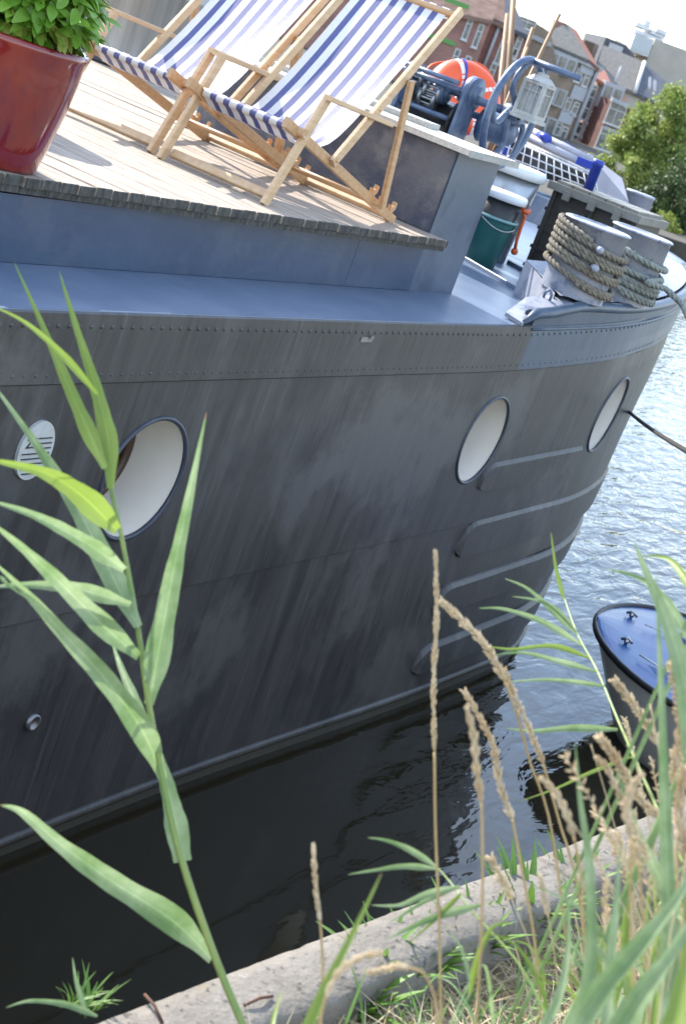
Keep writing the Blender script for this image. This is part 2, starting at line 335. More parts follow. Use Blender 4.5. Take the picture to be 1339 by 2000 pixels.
tag(mb.build('quay_wall', m_conc), 'speckled grey concrete coping of the quay along the dark water', 'quay wall')
mb = MB(); nx, ny = 90, 40
gz = {}
def ground_z(x, y):
    o = (Vector((x, y, 0))-Q0).dot(qn)
    return 1.745 + .03*math.sin(x*3.1+y*2)+.018*math.sin(x*9+y*7) + .05*sm(-.3, -.9, o)*0
vs = []; 
for i in range(nx+1):
    for j in range(ny+1):
        s = lerp(-6, 30, (i/nx)**1.6); o = -.13-25*(j/ny)**2.2
        p = quay(s, o, 0); p.z = ground_z(p.x, p.y); vs.append(p)
mb.add(vs, [(i*(ny+1)+j, (i+1)*(ny+1)+j, (i+1)*(ny+1)+j+1, i*(ny+1)+j+1) for i in range(nx) for j in range(ny)], 0, True)
tag(mb.build('bank_ground', m_soilbank), kind='structure')
# far bank
mb = MB(); FB = [hit(1120, 400, 2, .0), hit(1339, 512, 2, .0)]
d = Vector((1, .06, 0)).normalized()
fp_ = [(-80, 30, .05), (30, 30, .05), (46, 17, .55), (50, 13.5, .55), (62, 15, .4), (900, 40, .05)]
bk2 = [(-80, 900, .05), (100, 900, .05), (200, 900, .05), (300, 900, .05), (500, 900, .05), (900, 900, .05)]
mb.add(fp_+bk2, [(i, i+1, 7+i, 6+i) for i in range(5)])
for (x0, y0, z0), (x1, y1, z1) in zip(fp_, fp_[1:]): mb.add([(x0, y0, -1), (x1, y1, -1), (x1, y1, z1), (x0, y0, z0)], [(0, 1, 2, 3)])
tag(mb.build('far_bank', mat('far_bank_ground', (.045, .04, .03), (.08, .07, .05), 1.2, .95)), kind='structure')

# ================================================================== THE BARGE
Y0, YC = 3.085, 5.7
ZT = 2.25
def a_of(z): return 2.6+2.4*max(0, min(1, z/2.4))
def yb(x, z): return Y0-.085*sm(5.5, 8.5, x)*max(0, min(1, 1-z/1.0))
def rad_pt(x0, a, z, th):
    b_ = YC-yb(x0, z); return x0+a*math.sin(th), YC-b_*math.cos(th)
SILH = [(0, 17.42), (.3, 17.35), (.6, 17.15), (1.0, 16.96), (1.5, 16.9), (2.0, 16.75), (2.2, 16.8), (2.6, 16.6)]
def x0_of(z):
    for (z0, a0), (z1, a1) in zip(SILH, SILH[1:]):
        if z <= z1: tgt = lerp(a0, a1, max(0, (z-z0)/(z1-z0))); break
    else: tgt = SILH[-1][1]
    lo, hi = 7.0, 11.5
    for _ in range(30):
        m_ = (lo+hi)/2; mn = min(math.degrees(math.atan2(y, x)) for x, y in (rad_pt(m_, a_of(z), z, k*.02) for k in range(60)))
        if mn > tgt: lo = m_
        else: hi = m_
    return lo
X0C = {}
def x0z(z):
    k = round(max(0, min(2.6, z)), 2)
    if k not in X0C: X0C[k] = x0_of(k)
    return X0C[k]
SB = 7.6                                                            # station where the bow curve takes over the parameter
def plan(s, z):
    if s <= SB: x = s; return x, yb(x, z)
    x0, a = x0z(z), a_of(z); xe = x0+a
    x = SB+(xe-SB)*math.sin(min(1, (s-SB)/5)*math.pi/2)
    if x <= x0: return x, yb(x, z)
    b_ = YC-yb(x0, z); return x, YC-b_*math.sqrt(max(0, 1-((x-x0)/a)**2))
def hp(s, z, off=0.0):
    x, y = plan(s, z); x1, y1 = plan(min(s+.02, SB+5), z); x2, y2 = plan(s-.02, z)
    t = Vector((x1-x2, y1-y2, 0)); t = t.normalized() if t.length > 1e-6 else Vector((0, 1, 0))
    nn = Vector((t.y, -t.x, 0)); return Vector((x, y, z))+nn*off
def s_at(x, z):
    lo, hi = -3, SB+5
    for _ in range(40):
        m_ = (lo+hi)/2
        if plan(m_, z)[0] < x: lo = m_
        else: hi = m_
    return lo
def sheer(x): return .17*sm(7.4, 12.5, x) + .03*sm(9, 12.5, x)
barge = thing('moored_barge', (0, 5.7, 0), 'dark grey riveted steel barge with blue decks and three round portholes', 'barge')
PH = [(4.861, 1.611, .243), (7.882, 1.608, .245), (9.80, 1.672, .243)]
ph_s = []
for x, z, r in PH:
    s = s_at(x, z); k = (plan(s+.01, z)[0]-plan(s-.01, z)[0])/.02; ph_s.append((s, z, r/k, r))
patch = [(s-rs*1.35, s+rs*1.35) for s, z, rs, r in ph_s]
ss = [-3+.5*i for i in range(12)]+[3+.2*i for i in range(24)]+[SB+.1*i for i in range(0, 51)]
ss = [s for s in ss if not any(a-.03 < s < b+.03 for a, b in patch)]+[v for ab in patch for v in ab]
ss = sorted(set(round(s, 4) for s in ss))
ZL = [(-.6, 0), (-.1, 0), (.04, 0), (.1, 0), (.25, 0), (.4, 0), (.55, 0), (.7, 0), (.9, 0), (1.088, 0), (1.09, .010), (1.1, .010)]
ZU = [(1.1, .010), (1.3, .010), (1.5, .010), (1.7, .010), (1.9, .010), (2.005, .010)]
ZB = [(2.005, .010), (2.006, .022), (2.1, .020), (2.2, .020), (ZT-.004, .018), (ZT+.004, .006)]
def lapz(s, z):  # laps and band follow the sheer of the bow
    x = plan(s, max(0, z))[0]; return z+sheer(x)*max(0, min(1, (z-.6)/1.4))
mb = MB()
def strip(levels, skip=False, mi=None):
    for i in range(len(ss)-1):
        if skip and any(a-1e-3 <= ss[i] and ss[i+1] <= b+1e-3 for a, b in patch): continue
        vs = []
        for z, o in levels: vs += [hp(ss[i], lapz(ss[i], z), o), hp(ss[i+1], lapz(ss[i+1], z), o)]
        mm = 0
        if mi is not None and plan(ss[i], 2.1)[0] >= 7.93: mm = mi
        mb.add(vs, [(2*k, 2*k+1, 2*k+3, 2*k+2) for k in range(len(levels)-1)], mm, False)
ss = sorted(set(ss+[round(s_at(7.95, 2.1), 4)]))
strip(ZL); strip(ZU, True); strip(ZB, mi=1)
for (s, z, rs, r), (a, b_) in zip(ph_s, patch):
    NN = 72; vs = []
    for k in range(NN):
        t = 2*math.pi*k/NN; c_, s_ = math.cos(t), math.sin(t)
        e = (s+rs*c_, z+r*s_)
        hx, hz1, hz0 = (b_-a)/2, 2.005-z, z-1.1
        kx = hx/abs(c_*rs) if abs(c_) > 1e-6 else 1e9; kz = (hz1 if s_ > 0 else hz0)/abs(s_*r) if abs(s_) > 1e-6 else 1e9
        kk = min(kx, kz); o_ = (s+rs*c_*kk, z+r*s_*kk)
        # lapz is defined so the patch border meets its neighbours
        vs += [hp(e[0], e[1], .010), hp(lerp(e[0], o_[0], .5), lerp(e[1], lapz(o_[0], o_[1]), .5), .010), hp(o_[0], lapz(o_[0], o_[1]), .010)]
    # corner fill
    mb.add(vs, [q for k in range(NN) for q in ((3*k, 3*k+1, 3*((k+1) % NN)+1, 3*((k+1) % NN)), (3*k+1, 3*k+2, 3*((k+1) % NN)+2, 3*((k+1) % NN)+1))])
    for cs, cz, dz in ((a, 1.1, .2), (b_, 1.1, .2), (a, 2.005, -.2), (b_, 2.005, -.2)):
        sgn = 1 if cs == a else -1
        mb.add([hp(cs, lapz(cs, cz), .0096), hp(cs+sgn*.12, lapz(cs+sgn*.12, cz), .0096), hp(cs+sgn*.12, lapz(cs, cz+dz*.6), .0094), hp(cs, lapz(cs, cz+dz), .0096)], [(0, 1, 2, 3)])
# far side of the hull
fs_ = [SB+5-.25*i for i in range(20)]+[7, 4, 1, -3]
for s0, s1 in zip(fs_, fs_[1:]):
    vs = []
    for z in (-.6, .6, 1.4, ZT):
        for s in (s0, s1):
            p = hp(s, lapz(s, z)); p.y = 2*YC-p.y; vs.append(p)
    mb.add(vs, [(2*k, 2*k+1, 2*k+3, 2*k+2) for k in range(3)])
mb.box((-3.0, YC, .9), (.02, 5.2, 2.6))
# rivets along the upper band and plate seams (part of the hull's own mesh)
def rivet(s, z, off, r):
    p = hp(s, lapz(s, z), off); q = hp(s, lapz(s, z), off+1); ax = (q-p).normalized()
    mb.lathe([(r, 0), (r*.86, r*.32), (r*.5, r*.52), (.0005, r*.6)], p, 8, ax, 1 if p.x > 7.95 else 0)
s = 3.2
while s < 11.2:
    rivet(s, 2.205, .020, .0085); rivet(s+.02, 2.035, .020, .007); s += .056 if s < SB else .04
s = 5.5
while s < 7.5: rivet(s, 1.125, .007, .006); s += .05
for k in range(22): rivet(7.02+random.uniform(-.012, .012)*0+(.04 if k % 2 else 0), 1.16+k*.038, .007, .006)
# dark tubes drawn in as the shade below the plate laps
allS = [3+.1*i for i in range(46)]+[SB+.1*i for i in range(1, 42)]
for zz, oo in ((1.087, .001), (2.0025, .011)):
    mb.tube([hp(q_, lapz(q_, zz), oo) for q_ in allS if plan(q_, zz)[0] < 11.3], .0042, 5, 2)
hull = mb.build('hull', [m_hull, m_hullblue, mat('seam_shade', (.012, .012, .011), (.03, .024, .018), 20, .8)], barge)
# rubbing bar near the waterline
mb = MB(); mb.tube([hp(s, .075, .0) for s in [2+.1*i for i in range(56)]+[SB+.1*i for i in range(1, 45)]], .022, 8)
mb.build('rubbing_bar', m_hull, barge)
# doubler plates on the bow
for tl, bl, en in (((955, 905), (926, 967), 9.50), ((920, 1020), (880, 1098), 10.9), ((865, 1140), (825, 1207), 10.9), ((808, 1258), (785, 1318), 10.8)):
    A = hit(*tl, 1, 3.07); B = hit(*bl, 1, 3.05); mb = MB()
    xs0 = lerp(B.x, A.x, .5); NN = 60; rows = []
    ed = .022
    for i in range(NN+1):
        x = lerp(xs0, en, i/NN); rise = .02*(x-xs0)
        t_ = min(1, (x-xs0)/.16); t_ = math.sqrt(max(0, 1-(1-t_)**2))
        zt_, zb_ = lerp(lerp(B.z, A.z, .35), A.z, t_)+rise, lerp(B.z+.05, B.z, t_)+rise*.85
        row = []
        for z, o in ((zb_, .001), (zb_+.004, .026), (zt_-.026, .027), (zt_-.005, .012), (zt_, .001)):
            row.append(hp(s_at(x, z), z, o if 0 < i < NN else .001))
        rows.append(row)
    k = 5; mb.add([p for r in rows for p in r], [(i*k+a, (i+1)*k+a, (i+1)*k+a+1, i*k+a+1) for i in range(NN) for a in range(k-1)], 0, False)
    mb.tube([r[0]+Vector((0, 0, -.001)) for r in rows], .0045, 5, 1)  # dark tube painted in as the shade along the plate's lower edge
    mb.build('rubbing_plate', [m_hull, bpy.data.materials['seam_shade']], barge)
# portholes: rim, white tube, glass
for s, z, rs, r in ph_s:
    P = hp(s, z); Nn = (hp(s, z, 1)-P).normalized(); T = Vector((-Nn.y, Nn.x, 0)); Z = Vector((0, 0, 1))
    ring = lambda rr, off, n_=64: [hp(s+rs/r*rr*math.cos(2*math.pi*k/n_), z+rr*math.sin(2*math.pi*k/n_), off) for k in range(n_)]
    mb = MB(); mb.tube(ring(r, .010), .010, 8, closed=True); po = mb.build('porthole', m_rim, barge)
    mb = MB(); n_ = 64; A = ring(r-.002, .006)
    B = [p-Nn*.245 for p in A]; B = [P-Nn*.24+(p-(P-Nn*.24))*.97 for p in B]
    mb.add(A+B, [(k, (k+1) % n_, n_+(k+1) % n_, n_+k) for k in range(n_)], 0, True); mb.build('tube', m_white, po)
    mb = MB(); mb.add([p-Nn*.02 for p in B], [tuple(range(n_))]); mb.build('pane', m_glass, po)
    mb = MB(); mb.tube([P-Nn*.245+(p-(P-Nn*.245))*.95 for p in B], .022, 8, closed=True); mb.build('inner_frame', m_brown, po)
# oval draught plate with lettering, far left; drain fitting low on the side
cpl = (4.178, 1.77)
mb = MB(); n_ = 40; el = [(cpl[0]+.085*math.cos(t), cpl[1]+.105*math.sin(t)) for t in [2*math.pi*k/n_ for k in range(n_)]]
mb.prism([(x, Y0-.022, z) for x, z in el], (0, .014, 0)); dp = mb.build('load_plate', mat('enamel_white', (.50, .51, .49), (.42, .42, .40), 18, .5), barge)
mb = MB()
for k in range(8):
    zz = cpl[1]+.045-.018*k; hw = .080*math.sqrt(max(0, 1-((zz-cpl[1])/.105)**2))-.012; lo = cpl[0]-hw if k > 2 else cpl[0]-hw*.1
    if hw > .015: mb.box(((lo+cpl[0]+hw)/2, Y0-.0245, zz), (cpl[0]+hw-lo, .004, .0032))
mb.build('ruled_lines', m_kpl, dp)
fc = bpy.data.curves.new('plate_numbers', 'FONT'); fc.body = '25'; fc.size = .052; fc.extrude = .001
fo = bpy.data.objects.new('plate_numbers_tmp', fc); COL.objects.link(fo); bpy.context.view_layer.update()
me = bpy.data.meshes.new_from_object(fo.evaluated_get(bpy.context.evaluated_depsgraph_get())); bpy.data.objects.remove(fo)
for v in me.vertices: x, y, zq = v.co; v.co = (cpl[0]-.062+x, Y0-.0245-zq, cpl[1]+.012+y)
me.materials.clear(); me.materials.append(m_kpl); o = bpy.data.objects.new('plate_numbers', me); COL.objects.link(o); o.parent = dp; o.matrix_parent_inverse = parent_world(dp).inverted()
c = hit(62, 1409, 1, Y0); mb = MB(); mb.lathe([(.034, 0), (.034, .016), (.024, .018), (.022, .004), (.001, .004)], (c.x, Y0, c.z), 20, (0, -1, 0)); mb.build('drain_fitting', m_steel, barge)
mb = MB(); c = hit(707, 659, 1, Y0); mb.box((c.x, Y0-.019, c.z), (.10, .012, .022)); mb.box((c.x+.03, Y0-.024, c.z+.012), (.03, .016, .016)); mb.build('broken_bracket', m_steel, barge)
# ---- side deck, bow deck
mb = MB(); near = [hp(s, ZT, .004) for s in [-3+.5*i for i in range(21)]+[SB+.15*i for i in range(1, 34)]]
far_ = [Vector((p.x, 2*YC-p.y, p.z)) for p in reversed(near)]
vs = near+[Vector((p.x, YC, ZT)) for p in near]; NN = len(near)
mb.add(vs, [(i, i+1, NN+i+1, NN+i) for i in range(NN-1)])
vs = [Vector((p.x, 2*YC-p.y, ZT)) for p in near]+[Vector((p.x, YC, ZT)) for p in near]
mb.add(vs, [(i, NN+i, NN+i+1, i+1) for i in range(NN-1)])
mb.build('side_deck', m_blue, barge)
mb = MB()    # rounded gunwale edge of the side deck
mb.tube([hp(s, ZT-.004, .004) for s in [-3+.2*i for i in range(55)]], .0085, 6); mb.build('deck_edge', m_blue, barge)
# ---- cabin trunk under the planked deck
TX1 = 7.345; TZ = 2.488; TY = 3.524
mb = MB(); mb.box(((TX1-3)/2, YC, (ZT+TZ)/2), (TX1+3, 2*(YC-TY), TZ-ZT-.004))
for x in (6.68,): mb.box((x, TY+.0005, (ZT+TZ)/2), (.004, .003, TZ-ZT-.02))
mb.build('cabin_trunk', m_trunk, barge)
ZD = 2.554
mb = MB(); x = -2.9; pw = .092
while x < TX1-.01:
    wd = min(pw, TX1-.004-x)-random.uniform(.002, .006); ye = 3.503-.0288*(x-4.15)+random.uniform(-.004, .004)
    dz = random.uniform(-.002, .002); t_ = ZD+dz
    xa, xb, za = x, x+wd, t_-.034
    y1 = 2*YC-ye
    mb.add([(xa, ye, za), (xb, ye, za), (xb, ye, t_-.003), (xa, ye, t_-.003), (xa+.003, ye+.004, t_), (xb-.003, ye+.004, t_),
            (xa, y1, za), (xb, y1, za), (xb, y1, t_-.003), (xa, y1, t_-.003), (xa+.003, y1, t_), (xb-.003, y1, t_)],
           [(4, 5, 11, 10), (2, 8, 11, 5), (3, 4, 10, 9), (1, 7, 8, 2), (0, 3, 9, 6)], 0)
    o = len(mb.v)-12; mb.f += [[o, o+1, o+2, o+3], [o+3, o+2, o+5, o+4]]; mb.m += [1, 1]; mb.sm += [False, False]
    x += pw
x = TX1+.001
while x < 9.85:
    wd = pw-random.uniform(.002, .006); dz = random.uniform(-.002, .002)
    mb.box((x+wd/2, (5.16+8.0)/2, ZD-.017+dz), (wd, 8.0-5.16, .034)); x += pw
mb.build('deck_planking', [m_plank, m_end], barge)
mb = MB(); mb.box((8.6, 6.6, (ZT+ZD-.04)/2), (2.5, 2.76, ZD-.04-ZT)); mb.build('fore_trunk', m_trunk, barge)
mb = MB()
for i in range(20):
    xa = -2.9+i*.5125; xb = xa+.51; ya = 3.514-.0288*(xa-4.15); yb2 = 3.514-.0288*(xb-4.15); j = random.uniform(-.002, .002)
    mb.prism([(xa, ya+j, ZD-.036), (xb, yb2+j, ZD-.036), (xb, yb2+.05, ZD-.036), (xa, ya+.05, ZD-.036)], (0, 0, -.024))
mb.build('edge_board', m_end, barge)
# ---- hatch box behind the chairs: steel sides, tarpaulin on the aft face, wooden lid
HX1, HZ, HY1 = 7.842, 2.965, 5.05
mb = MB(); mb.box(((TX1+HX1)/2, (TY+HY1)/2, (ZT+HZ)/2), (HX1-TX1, HY1-TY, HZ-ZT)); hb = mb.build('hatch_box', m_hatch, barge)
mb = MB(); ny_, nz_ = 30, 12; vs = []
for i in range(ny_+1):
    for j in range(nz_+1):
        y = lerp(TY+.006, HY1-.01, i/ny_); z = lerp(ZD+.003, HZ-.004, j/nz_)
        vs.append((TX1-.006-.004*math.sin(y*9+z*5)-.003*random.random(), y, z))
mb.add(vs, [(i*(nz_+1)+j, i*(nz_+1)+j+1, (i+1)*(nz_+1)+j+1, (i+1)*(nz_+1)+j) for i in range(ny_) for j in range(nz_)], 0, True)
mb.build('tarpaulin', m_tarp, hb)
mb = MB(); mb.box(((TX1+HX1)/2+.005, (TY+HY1)/2-.03, HZ+.017), (HX1-TX1+.09, HY1-TY+.08, .03)); mb.build('lid', m_lid, hb)
mb = MB(); mb.box(((TX1+HX1)/2+.01, TY-.073, HZ+.016), (HX1-TX1+.10, .004, .034)); mb.build('lid_edge_strip', m_greylid, hb)
# ---- bulwark with rounded rail, raised bow platform
def rimz(x): return 2.335+.055*sm(7.95, 8.6, x)+.11*sm(9, 12.5, x)
sB0 = s_at(7.93, 2.3)
bs = [lerp(sB0, SB+5, (i/50)) for i in range(51)]
mb = MB(); rows = []
for s in bs:
    x = plan(s, ZT)[0]; zr = rimz(x)
    rows.append([hp(s, ZT-.01+sheer(x)*.6, .012), hp(s, zr-.045, .016), hp(s, zr-.012, .012), hp(s, zr-.004, -.03), hp(s, zr-.02, -.05), hp(s, ZT-.01, -.05)])
k = 6; mb.add([p for r in rows for p in r], [(i*k+a, (i+1)*k+a, (i+1)*k+a+1, i*k+a+1) for i in range(50) for a in range(5)]+[tuple(range(k))])
vsn = list(mb.v)
mb.add([(x, 2*YC-y, z) for x, y, z in vsn], [(i*k+a, i*k+a+1, (i+1)*k+a+1, (i+1)*k+a) for i in range(50) for a in range(5)])
mb.build('bulwark', m_hullblue, barge)
mb = MB(); path = []
for s in bs: x = plan(s, ZT)[0]; path.append(hp(s, rimz(x)-.012, .012))
st = hp(sB0-.06, ZT+.012, .006)
mb.tube([st]+path, [.012]+[.03]*len(path), 10); mb.tube([(p.x, 2*YC-p.y, p.z) for p in path], .03, 8)
mb.tube([hp(s, ZT-.015+sheer(plan(s, ZT)[0])*.75, .018) for s in bs], .009, 6)
mb.build('bulwark_rail', m_hullblue, barge)
# flat pale end plate of the rail
mb = MB(); e0 = [hp(sB0-.07, ZT+.02, .012), hp(sB0+.10, rimz(8.1)+.006, .014), hp(sB0+.36, rimz(8.35)+.016, .012), hp(sB0+.36, rimz(8.35)+.016, -.16), hp(sB0+.12, rimz(8.1)+.006, -.17), hp(sB0-.05, ZT+.03, -.11)]
mb.prism(e0, (0, 0, -.02)); mb.build('rail_end_plate', m_pale, barge)
c = hit(1066, 585, 2, rimz(8.1)+.016); mb = MB(); mb.tube([(c.x+.0, c.y-.02, c.z-.01), (c.x, c.y-.02, c.z+.035), (c.x, c.y, c.z+.055), (c.x, c.y+.02, c.z+.035), (c.x, c.y+.02, c.z-.01)], .008, 8); mb.build('eye_bolt', m_wind, barge)
# bow platform
PA, PB = Vector((8.87, 3.62)), Vector((8.40, 3.20))
zi, zo = 2.455, 2.40
mb = MB(); inner = []; outer = []
for i in range(30):
    s = lerp(s_at(8.40, 2.3), SB+4.6, i/29); x = plan(s, 2.3)[0]
    outer.append(hp(s, zo-.004+.11*sm(9, 12.5, x), -.045)); pi = hp(s+.0, zi+.11*sm(9, 12.5, x), -.50); inner.append(pi)
outer[0] = Vector((PB.x, PB.y-.03, zo)); inner[0] = Vector((PA.x, PA.y, zi))
for i in range(1, 5): inner[i] = inner[0].lerp(inner[5], i/5)
NN = len(outer); low = [Vector((p.x, p.y, ZT-.002)) for p in inner]
mb.add(outer+inner+low, [(i, i+1, NN+i+1, NN+i) for i in range(NN-1)]+[(NN+i, NN+i+1, 2*NN+i+1, 2*NN+i) for i in range(NN-1)])
# aft face
def fp(u, z): p = PA.lerp(PB, u); return Vector((p.x, p.y, z))
mb.add([fp(0, ZT), fp(0, zi), fp(1, zo), fp(1, ZT)], [(0, 1, 2, 3)])
mb.build('bow_platform', m_pale, barge)
# raised lips on the foredeck
for p, q in (((907, 510), (1010, 570)), ((990, 515), (1032, 538))):
    A, B = hit(*p, 2, ZT), hit(*q, 2, ZT); mb = MB(); mb.bar(A+Vector((0, 0, .012)), B+Vector((0, 0, .012)), .03, .016); mb.build('deck_lip', m_blue, barge)
# ---- bollards
def bollard(c, r, z0, z1, pins=()):
    mb = MB(); h = z1-z0
    mb.lathe([(r*.98, 0), (r*.98, h-.012), (r*1.04, h-.012), (r*1.04, h-.004), (r*1.0, h), (r*.86, h), (r*.84, h-.006), (.001, h-.006)], (c[0], c[1], z0), 48)
    bo = mb.build('bollard', m_pale, barge)
    for ang, z in pins:
        dv = Vector((math.cos(ang), math.sin(ang), 0)); mb = MB()
        mb.tube([Vector((c[0], c[1], z))+dv*r*.9, Vector((c[0], c[1], z))+dv*(r+.075)], .019, 12)
        mb.ball(Vector((c[0], c[1], z))+dv*(r+.075), .021, 8); mb.build('pin', m_pale, bo)
    return bo
def bol_from(pbase, ptop_c, wpx, z0):
    c = hit(*pbase, 2, z0); q = hit(ptop_c[0], ptop_c[1], 1, c.y); dist = (c-CAM).dot(f)
    return (c.x, c.y), wpx/2/F_PX*dist, q.z
B1, B1r, B1z = bol_from((1121, 558), (1158, 437), 130, 2.45)
B2, B2r, B2z = bol_from((1207, 572), (1239, 450), 120, 2.43)
BO1 = bollard(B1, B1r, 2.40, B1z, ((R_(213), lerp(2.45, B1z, .70)), (R_(216), lerp(2.45, B1z, .42))))
BO2 = bollard(B2, B2r, 2.40, B2z)
c3 = at(1240, 405, 13.0); mb = MB(); mb.lathe([(.115, -.6), (.115, .10), (.12, .10), (.12, .118), (.1, .12), (.001, .12)], c3, 32); mb.build('bollard', m_pale, barge)
# ---- windlass
WX = 9.2
def wp(px, py): return hit(px, py, 0, WX)
hub = wp(1000, 222); WR = .325
mb = MB()
for px in ((925, 186), (808, 150)):
    c = wp(*px); n_ = 20; top = [(WX-.06+.095*math.cos(t), c.z+.0+.095*math.sin(t)) for t in [math.pi*k/n_ for k in range(n_+1)]]
    poly = [(WX+.06, ZT)]+top+[(WX-.18, ZT)]
    mb.prism([(x, c.y, z) for x, z in poly], (0, -.022, 0))
windl = mb.build('windlass', m_wind, barge); tag(windl)
mb = MB(); y1 = wp(795, 145).y; mb.tube([(WX, y1, hub.z), (WX, hub.y-.05, hub.z)], .026, 14)
mb.tube([(WX+.1, y1-.05, hub.z-.09), (WX+.1, hub.y+.2, hub.z-.09)], .022, 12); mb.tube([(WX-.1, y1-.02, hub.z+.02), (WX-.1, wp(915, 190).y, hub.z+.02)], .018, 10)
mb.build('shaft', m_wind, windl)
for px, r in (((925, 184), .10), ((868, 180), .075), ((812, 150), .085)):
    c = wp(*px); mb = MB(); mb.lathe([(.03, -.03), (r, -.03), (r, .03), (.03, .03)], (WX-.02, c.y, c.z), 24, (0, 1, 0))
    mb.lathe([(r*.55, -.05), (r*.55, .05), (.001, .05)], (WX-.02, c.y, c.z), 16, (0, -1, 0)); mb.build('gear', m_wind, windl)
b = MB(); c0, c1 = wp(915, 190).y+.03, wp(800, 150).y-.03
b.lathe([(.001, 0), (.14, 0), (.14, .02), (.095, .03), (.09, (c0-c1)*-.5), (.095, (c1-c0)-.03), (.14, (c1-c0)-.02), (.14, (c1-c0)), (.001, (c1-c0))], (WX+.06, c0, hub.z-.17), 28, (0, 1, 0)); b.build('chain_drum', m_kpl, windl)
for dx_, dz_ in ((-.14, .055), (-.12, -.16)): b = MB(); b.tube([(WX+dx_, c0, hub.z+dz_), (WX+dx_, c1, hub.z+dz_)], .015, 8); b.build('tie_rod', m_wind, windl)
for px in ((855, 183), (822, 152), (845, 195)):       # cage pinions
    c = wp(*px); mb = MB()
    for e in (-.05, .05): mb.lathe([(.001, -.008), (.052, -.008), (.052, .008), (.001, .008)], (WX-.06, c.y+e, c.z), 16, (0, 1, 0))
    for k in range(8):
        a = k*math.pi/4; mb.tube([(WX-.06+.042*math.cos(a), c.y-.05, c.z+.042*math.sin(a)), (WX-.06+.042*math.cos(a), c.y+.05, c.z+.042*math.sin(a))], .008, 6)
    mb.build('cage_pinion', m_steel, windl)
mb = MB(); c = wp(985, 250); mb.lathe([(.001, -.12), (.06, -.115), (.095, -.06), (.085, 0), (.1, .07), (.11, .1), (.001, .1)], (WX+.12, c.y+.1, hub.z-.12), 24, (0, 1, 0)); mb.build('warping_drum', m_wind, windl)
mb = MB(); yw = hub.y
mb.tube([(WX+WR*math.cos(2*math.pi*k/56), yw, hub.z+WR*math.sin(2*math.pi*k/56)) for k in range(56)], .023, 10, closed=True)
for j in range(5):
    a0 = R_(95+72*j); pts = []
    for k in range(15):
        t = k/14; rr = lerp(.03, WR, t); a = a0+.75*math.sin(t*math.pi)*1.0-.1
        pts.append((WX+rr*math.cos(a), yw+.0, hub.z+rr*math.sin(a)))
    mb.tube(pts, [lerp(.022, .017, k/14) for k in range(15)], 8)
mb.lathe([(.001, -.05), (.05, -.05), (.055, 0), (.05, .05), (.001, .05)], (WX, yw, hub.z), 20, (0, 1, 0))
mb.build('handwheel', m_wind, windl)
pg = wp(1042, 130); pe = wp(1130, 166)
mb = MB(); mb.tube([(WX, yw+.02, hub.z+WR), (WX, pe.y, hub.z+WR-.005)], [.021, .018], 12); mb.build('crank_handle', m_wind, windl)

# ================================================================== ROPES
def rope_mesh(mb, path, r, pitch=None):
    # three twisted strands round a path
    P = [Vector(p) for p in path]; L = [0]
    for a, b in zip(P, P[1:]): L.append(L[-1]+(b-a).length)
    step = r*.62; n_ = max(8, int(L[-1]/step)); pts = []; j = 0
    for i in range(n_+1):
        t = L[-1]*i/n_
        while j < len(L)-2 and L[j+1] < t: j += 1
        pts.append(P[j].lerp(P[j+1], (t-L[j])/max(1e-9, L[j+1]-L[j])))
    pitch = pitch or r*6.0
    fr = []; nrm = None
    for i, p in enumerate(pts):
        t = (pts[min(i+1, n_)]-pts[max(i-1, 0)]).normalized()
        if nrm is None: nrm = t.cross(Vector((0, 0, 1))); nrm = nrm if nrm.length > .1 else t.cross(Vector((1, 0, 0)))
        nrm = (nrm-t*nrm.dot(t)).normalized(); fr.append((nrm.copy(), t.cross(nrm)))
    for k in range(3):
        q = []
        for i, p in enumerate(pts):
            a = 2*math.pi*(k/3+(L[-1]*i/n_)/pitch); q.append(p+(fr[i][0]*math.cos(a)+fr[i][1]*math.sin(a))*r*.48)
        mb.tube(q, r*.56, 6)
def coil(c, r, levels, tilt=(.12, .05)):
    pts = []; n_ = 40
    for i in range((len(levels)-1)*n_+1):
        k = i/n_; j = min(int(k), len(levels)-2); z = lerp(levels[j], levels[j+1], k-j); a = R_(200)+2*math.pi*k
        dx, dy = math.cos(a), math.sin(a)
        pts.append((c[0]+dx*r, c[1]+dy*r, z+r*(tilt[0]*dx+tilt[1]*dy)+.006*math.sin(k*3.1)))
    return pts
h1 = B1z-2.45
mb = MB(); rr = .0195
rope_mesh(mb, coil(B1, B1r+rr+.004, [2.45+h1*t for t in (.13, .16, .36, .40, .55, .60, .74, .78)], (-.05, .22)), rr)
tag(mb.build('mooring_rope', m_rope), 'thick beige rope wound many turns round the nearer pinned bollard', 'rope', 'ropes wound on the bow bollards')
h2 = B2z-2.43
mb = MB()
end = coil(B2, B2r+rr+.004, [2.43+h2*t for t in (.10, .13, .24, .30, .42, .66, .68)], (-.05, .16))
rope_mesh(mb, end, rr)
ex = [B2[0], B2[1]]
lead = [Vector((B2[0]-.02, B2[1]-B2r-rr-.01, 2.43+h2*.42)), hit(1262, 552, 1, B2[1]-B2r-.03), hit(1300, 565, 1, B2[1]-B2r-.10), hit(1332, 595, 1, B2[1]-B2r-.22), hit(1352, 640, 1, B2[1]-.6), Vector((9.0, 1.4, 1.80)), Vector((9.6, -.25, 1.80)), Vector((9.7, -.5, 1.76))]
rope_mesh(mb, lead, rr)
tag(mb.build('mooring_rope', m_rope2), 'pale greenish rope round the farther bollard, its end leading over the rail', 'rope', 'ropes wound on the bow bollards')
a0 = hp(s_at(10.6, 1.5), 1.0); A = hit(1229, 803, 1, 3.26)
mb = MB(); tip = hit(1232, 806, 1, 3.25); e = hit(1352, 888, 1, 1.6); NN = 30
